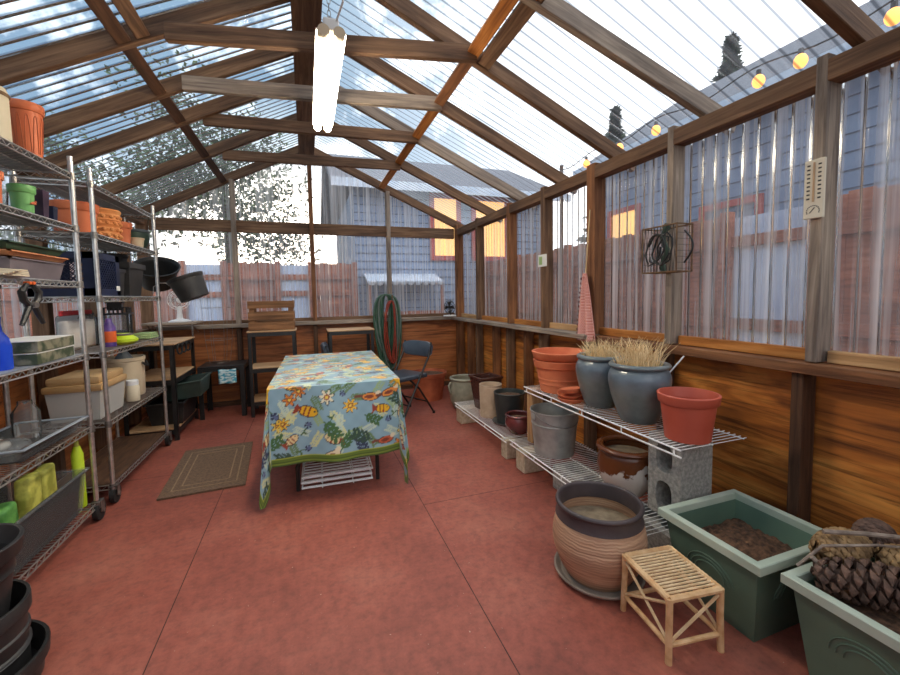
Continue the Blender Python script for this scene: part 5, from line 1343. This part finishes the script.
MB().box((w / 2 + .008, .12, .05), (.003, .05, .03)).build('tag', 'white_card', ct)
e = thing('square_pot', 'small black square nursery pot beside the navy crate', 'pot', (-1.265, 3.435, L2[3])); MB().frust((0, 0, 0), .09, .09, .115, .115, .185, .004).build('body', 'nursery_black', e)
mb = MB(); [mb.box((s_ * .058, 0, .175), (.008, .125, .025)) for s_ in (-1, 1)]; [mb.box((0, s_ * .058, .175), (.125, .008, .025)) for s_ in (-1, 1)]; mb.build('rim', 'nursery_black', e)
e = thing('square_pot', 'large black square nursery pot in the middle of the wire rack shelf', 'pot', (-1.29, 3.66, L2[3])); MB().frust((0, 0, 0), .16, .21, .20, .29, .24, .005).build('body', 'nursery_black', e)
mb = MB(); [mb.box((s_ * .102, 0, .222), (.010, .31, .04)) for s_ in (-1, 1)]; [mb.box((0, s_ * .147, .222), (.21, .010, .04)) for s_ in (-1, 1)]; mb.build('rim', 'nursery_black', e)
round_pot('nursery_pot', 'big round black nursery pot behind the square one on the wire rack', 'pot', (-1.43, 3.93, L2[3]), .075, .095, .335, 'nursery_black', .03, .008, group='black nursery pots on the wire rack', wall=.005)
round_pot('nursery_pot', 'wide black basin tipped over the end of the wire rack', 'pot', (-1.255, 4.33, 1.40), .12, .18, .19, 'black_plastic', .025, .012, group='black nursery pots on the wire rack', wall=.006, rot=(math.radians(32), math.radians(8), 0))
e = round_pot('nursery_pot', 'black pot hanging tilted from the end of the wire rack over the desk fan', 'pot', (-.915, 4.08, 1.272), .112, .142, .200, 'nursery_black', .03, .006, group='black nursery pots on the wire rack', wall=.005, rot=(0, math.radians(-21), 0))
MB().tube([(-.138, 0, .17), (-.150, 0, .20), (-.19, -.01, .215), (-.24, -.025, .20), (-.262, -.03, .15)], .004, 6).build('wire_hook', 'chrome_dull', e, True)
# shelf two of the second rack
round_pot('terracotta_pot', 'wide terracotta pot on the second shelf behind the chrome posts', 'pot', (-1.32, 3.135, L2[4]), .095, .12, .185, 'terracotta', .05, .008, group='pots on the far wire rack')
e = thing('woven_pot', 'carved orange terracotta pot with a basket-weave surface on the second shelf', 'pot', (-1.30, 3.44, L2[4]))
pr = [(0, 0), (.08, 0)]
for k in range(6): pr += [(.088 + .002 * k, .006 + k * .03), (.096 + .002 * k, .016 + k * .03), (.088 + .002 * k, .028 + k * .03)]
pr += [(.104, .19), (.108, .20), (.1, .21), (.09, .20), (.08, .01), (0, .01)]
MB().lathe(pr, 36).build('body', 'terra_light', e, True)
mb = MB()
for k in range(14):
    a = 2 * PI * k / 14
    for j in range(4): mb.sphere((.098 * math.cos(a + j * .22), .098 * math.sin(a + j * .22), .032 + j * .042), (.028, .028, .026), 8, 6)
mb.build('weave_bosses', 'terra_light', e, True)
round_pot('terracotta_pot', 'smooth orange terracotta pot holding white plant tags on the second shelf', 'pot', (-1.31, 3.735, L2[4]), .06, .082, .175, 'terracotta', .045, .007, group='pots on the far wire rack', soil='soil')
for k in range(3):
    e = thing('plant_tag', ['white plant tag nearest the carved pot in the smooth terracotta pot', 'middle white plant tag in the smooth terracotta pot', 'white plant tag nearest the cream cup in the smooth terracotta pot'][k], 'plant tag', (-1.325 + .02 * k, 3.69 + .045 * k, L2[4] + .13), .3, 'white plant tags')
    MB().prism([(-.003, -.011), (0, -.013), (.003, -.011), (.003, .011), (0, .013), (-.003, .011)], 0, .095 + .01 * (k % 2)).build('tag', 'white_plastic', e)
e = round_pot('cream_cup', 'cream cup on the second shelf before the dark green bowl', 'cup', (-1.235, 3.83, L2[4]), .04, .052, .075, 'beige', .012, .003)
e = thing('card_box', 'small white card box standing behind the cream cup', 'box', (-1.45, 3.90, L2[4])); MB().box((0, 0, .14), (.08, .10, .28), bev=.002, seg=1).build('box', 'white_card', e); MB().box((.0405, 0, .16), (.001, .07, .10)).build('label_patch', 'cream', e)
e = vase('green_bowl', 'dark green glazed bowl at the end of the second shelf', 'bowl', (-1.32, 4.045, L2[4]), [(.055, 0), (.09, .05), (.105, .11), (.10, .15)], 'dark_green', (.108, .142, .168), 'bin_grey')
# shelf five of the second rack
bn_ = thing('storage_bin', 'clear storage bin with a tan two-tier lid on the lower shelf', 'storage bin', (-1.365, 3.245, L2[1]))
mb = MB().frust((0, 0, 0), .24, .34, .27, .37, .19, .004); mb.build('body', 'milky_plastic', bn_)
MB().box((0, 0, .205), (.295, .395, .045), bev=.015, seg=2).build('lid', 'tan_lid', bn_, True); MB().box((0, 0, .25), (.27, .36, .05), bev=.02, seg=2).build('upper_lid', 'tan_lid', bn_, True)
for k in range(4): MB().box((-.07 + .045 * k, -.12 + .08 * k, .09), (.05, .07, .15), bev=.01).build('contents', ['tray_grey', 'white_powder', 'garden_yellow', 'cream'][k], bn_, True)
jg = thing('beige_bucket', 'beige bucket with a black handle on the lower shelf', 'bucket', (-1.36, 3.80, L2[1])); MB().lathe([(0, 0), (.118, 0), (.122, .01), (.128, .27), (.134, .275), (.134, .30), (.124, .30), (.118, .012), (0, .012)], 36).build('body', 'beige', jg, True)
MB().tube([(.128, -.03 + .06 * k / 10, .235 - .055 * math.sin(PI * k / 10)) if False else (.13 + .02 * math.sin(PI * k / 10), -.04 + .08 * k / 10, .255 - .03 * math.sin(PI * k / 10)) for k in range(11)], .008, 8).build('handle', 'black_plastic', jg, True)
MB().lathe([(0, 0), (.1, 0), (.004, .16), (0, .16)], 24, (0, 0, .22)).build('funnel', 'bin_grey', jg, True)
e = thing('white_jar', 'cream plastic jar with a ridged lid at the front of the lower shelf', 'jar', (-1.235, 3.56, L2[1])); MB().lathe([(0, 0), (.04, 0), (.043, .006), (.043, .10), (.036, .12), (0, .12)], 24).build('body', 'cream', e, True); MB().lathe([(.0, .118), (.038, .118), (.038, .15), (.033, .155), (0, .155)], 24).build('lid', 'white_plastic', e, True)
# shelf five of the first rack
e = thing('drain_tray', 'shallow clear plastic tray on the lower shelf of the nearest wire rack', 'tray', (-1.33, 2.50, L1[1])); MB().frust((0, 0, 0), .25, .48, .29, .53, .06, .006).build('body', 'clear_plastic', e); mb = MB(); [mb.box((s_ * .148, 0, .06), (.02, .55, .008), bev=.003, seg=1) for s_ in (-1, 1)]; [mb.box((0, s_ * .268, .06), (.30, .02, .008), bev=.003, seg=1) for s_ in (-1, 1)]; mb.build('rim', 'sky_blue_lid', e)
e = thing('clear_jug', 'clear plastic jug standing in the shallow tray', 'jug', (-1.385, 2.66, L1[1] + .0075)); MB().lathe([(0, 0), (.05, 0), (.055, .02), (.055, .13), (.03, .17), (.028, .19), (.02, .19), (0, .17)], 24).build('body', 'clear_plastic', e, True)
for k in range(3):
    e = thing('clear_sack', ['clear plastic sack draped in the front of the tray', 'crumpled clear sack in the middle of the tray', 'dark plastic sack lying at the near end of the lower shelf'][k], 'sack', (-1.30 - .03 * k, 2.36 - .05 * k if k < 2 else 2.10, L1[1] + (.007 if k < 2 else 0)))
    MB().sphere((0, 0, .04), (.16, .16, .075), 14, 8).build('sack', ['clear_plastic', 'milky_plastic', 'bin_grey'][k], e, True) if k != 1 else MB().sphere((-.04, .1, .035), (.10, .10, .065), 14, 8).build('sack', 'milky_plastic', e, True)
# bottom shelf of the first rack
bx = thing('clear_tote', 'clear tote of yellow-green garden packets on the bottom shelf', 'tote', (-1.35, 2.42, L1[0])); MB().frust((0, 0, 0), .29, .58, .325, .64, .22, .004).build('body', 'clear_plastic', bx); mb = MB(); [mb.box((s_ * .165, 0, .22), (.02, .67, .012), bev=.004, seg=1) for s_ in (-1, 1)]; [mb.box((0, s_ * .325, .22), (.33, .02, .012), bev=.004, seg=1) for s_ in (-1, 1)]; mb.build('rim', 'clear_plastic', bx)
def packet(label, y, x, h, mat, tilt, z=.012):
    e = thing('garden_packet', label, 'packet', (x, y, L1[0] + z), .0, 'packets in the clear tote', (tilt, 0, .1)); MB().box((0, 0, h / 2), (.06, .12, h), bev=.02, seg=3).build('pouch', mat, e, True)
packet('yellow-green packet at the far end of the clear tote', 2.60, -1.30, .30, 'garden_yellow', .05)
packet('olive yellow packet in the middle of the clear tote', 2.44, -1.29, .31, 'garden_yellow', -.04)
packet('leafy green packet in the clear tote', 2.30, -1.30, .24, 'garden_green', .08)
packet('pale sandy packet at the near end of the clear tote', 2.17, -1.32, .28, 'card_tan', -.03)
e = thing('squeeze_bottle', 'bright lime squeeze bottle at the end of the bottom shelf', 'bottle', (-1.235, 2.765, L1[0])); MB().lathe([(0, 0), (.025, 0), (.027, .01), (.027, .30), (.015, .345), (0, .35)], 20).build('body', 'lime', e, True); MB().lathe([(0, .34), (.012, .34), (.010, .385), (0, .385)], 14).build('cap', 'garden_yellow', e, True)
# ------------------------------------------------------------------ black nursery pots nearest the camera
kw = dict(group='black nursery pots stacked by the camera', wall=.006)
round_pot('nursery_pot', 'wide low black pot at the bottom of the stack beside the nearest wire rack', 'pot', (-1.082, 1.665, .001), .185, .205, .10, 'nursery_black', .045, .014, **kw)
round_pot('nursery_pot', 'ribbed black pot standing in the middle of the stack', 'pot', (-1.082, 1.665, .012), .155, .168, .27, 'nursery_black', .05, .012, rings=((.10, .006, .02), (.15, .006, .02)), **kw)
round_pot('nursery_pot', 'topmost black pot of the stack beside the nearest wire rack', 'pot', (-1.082, 1.665, .205), .11, .165, .285, 'nursery_black', .055, .014, rings=((.17, .005, .02),), **kw)
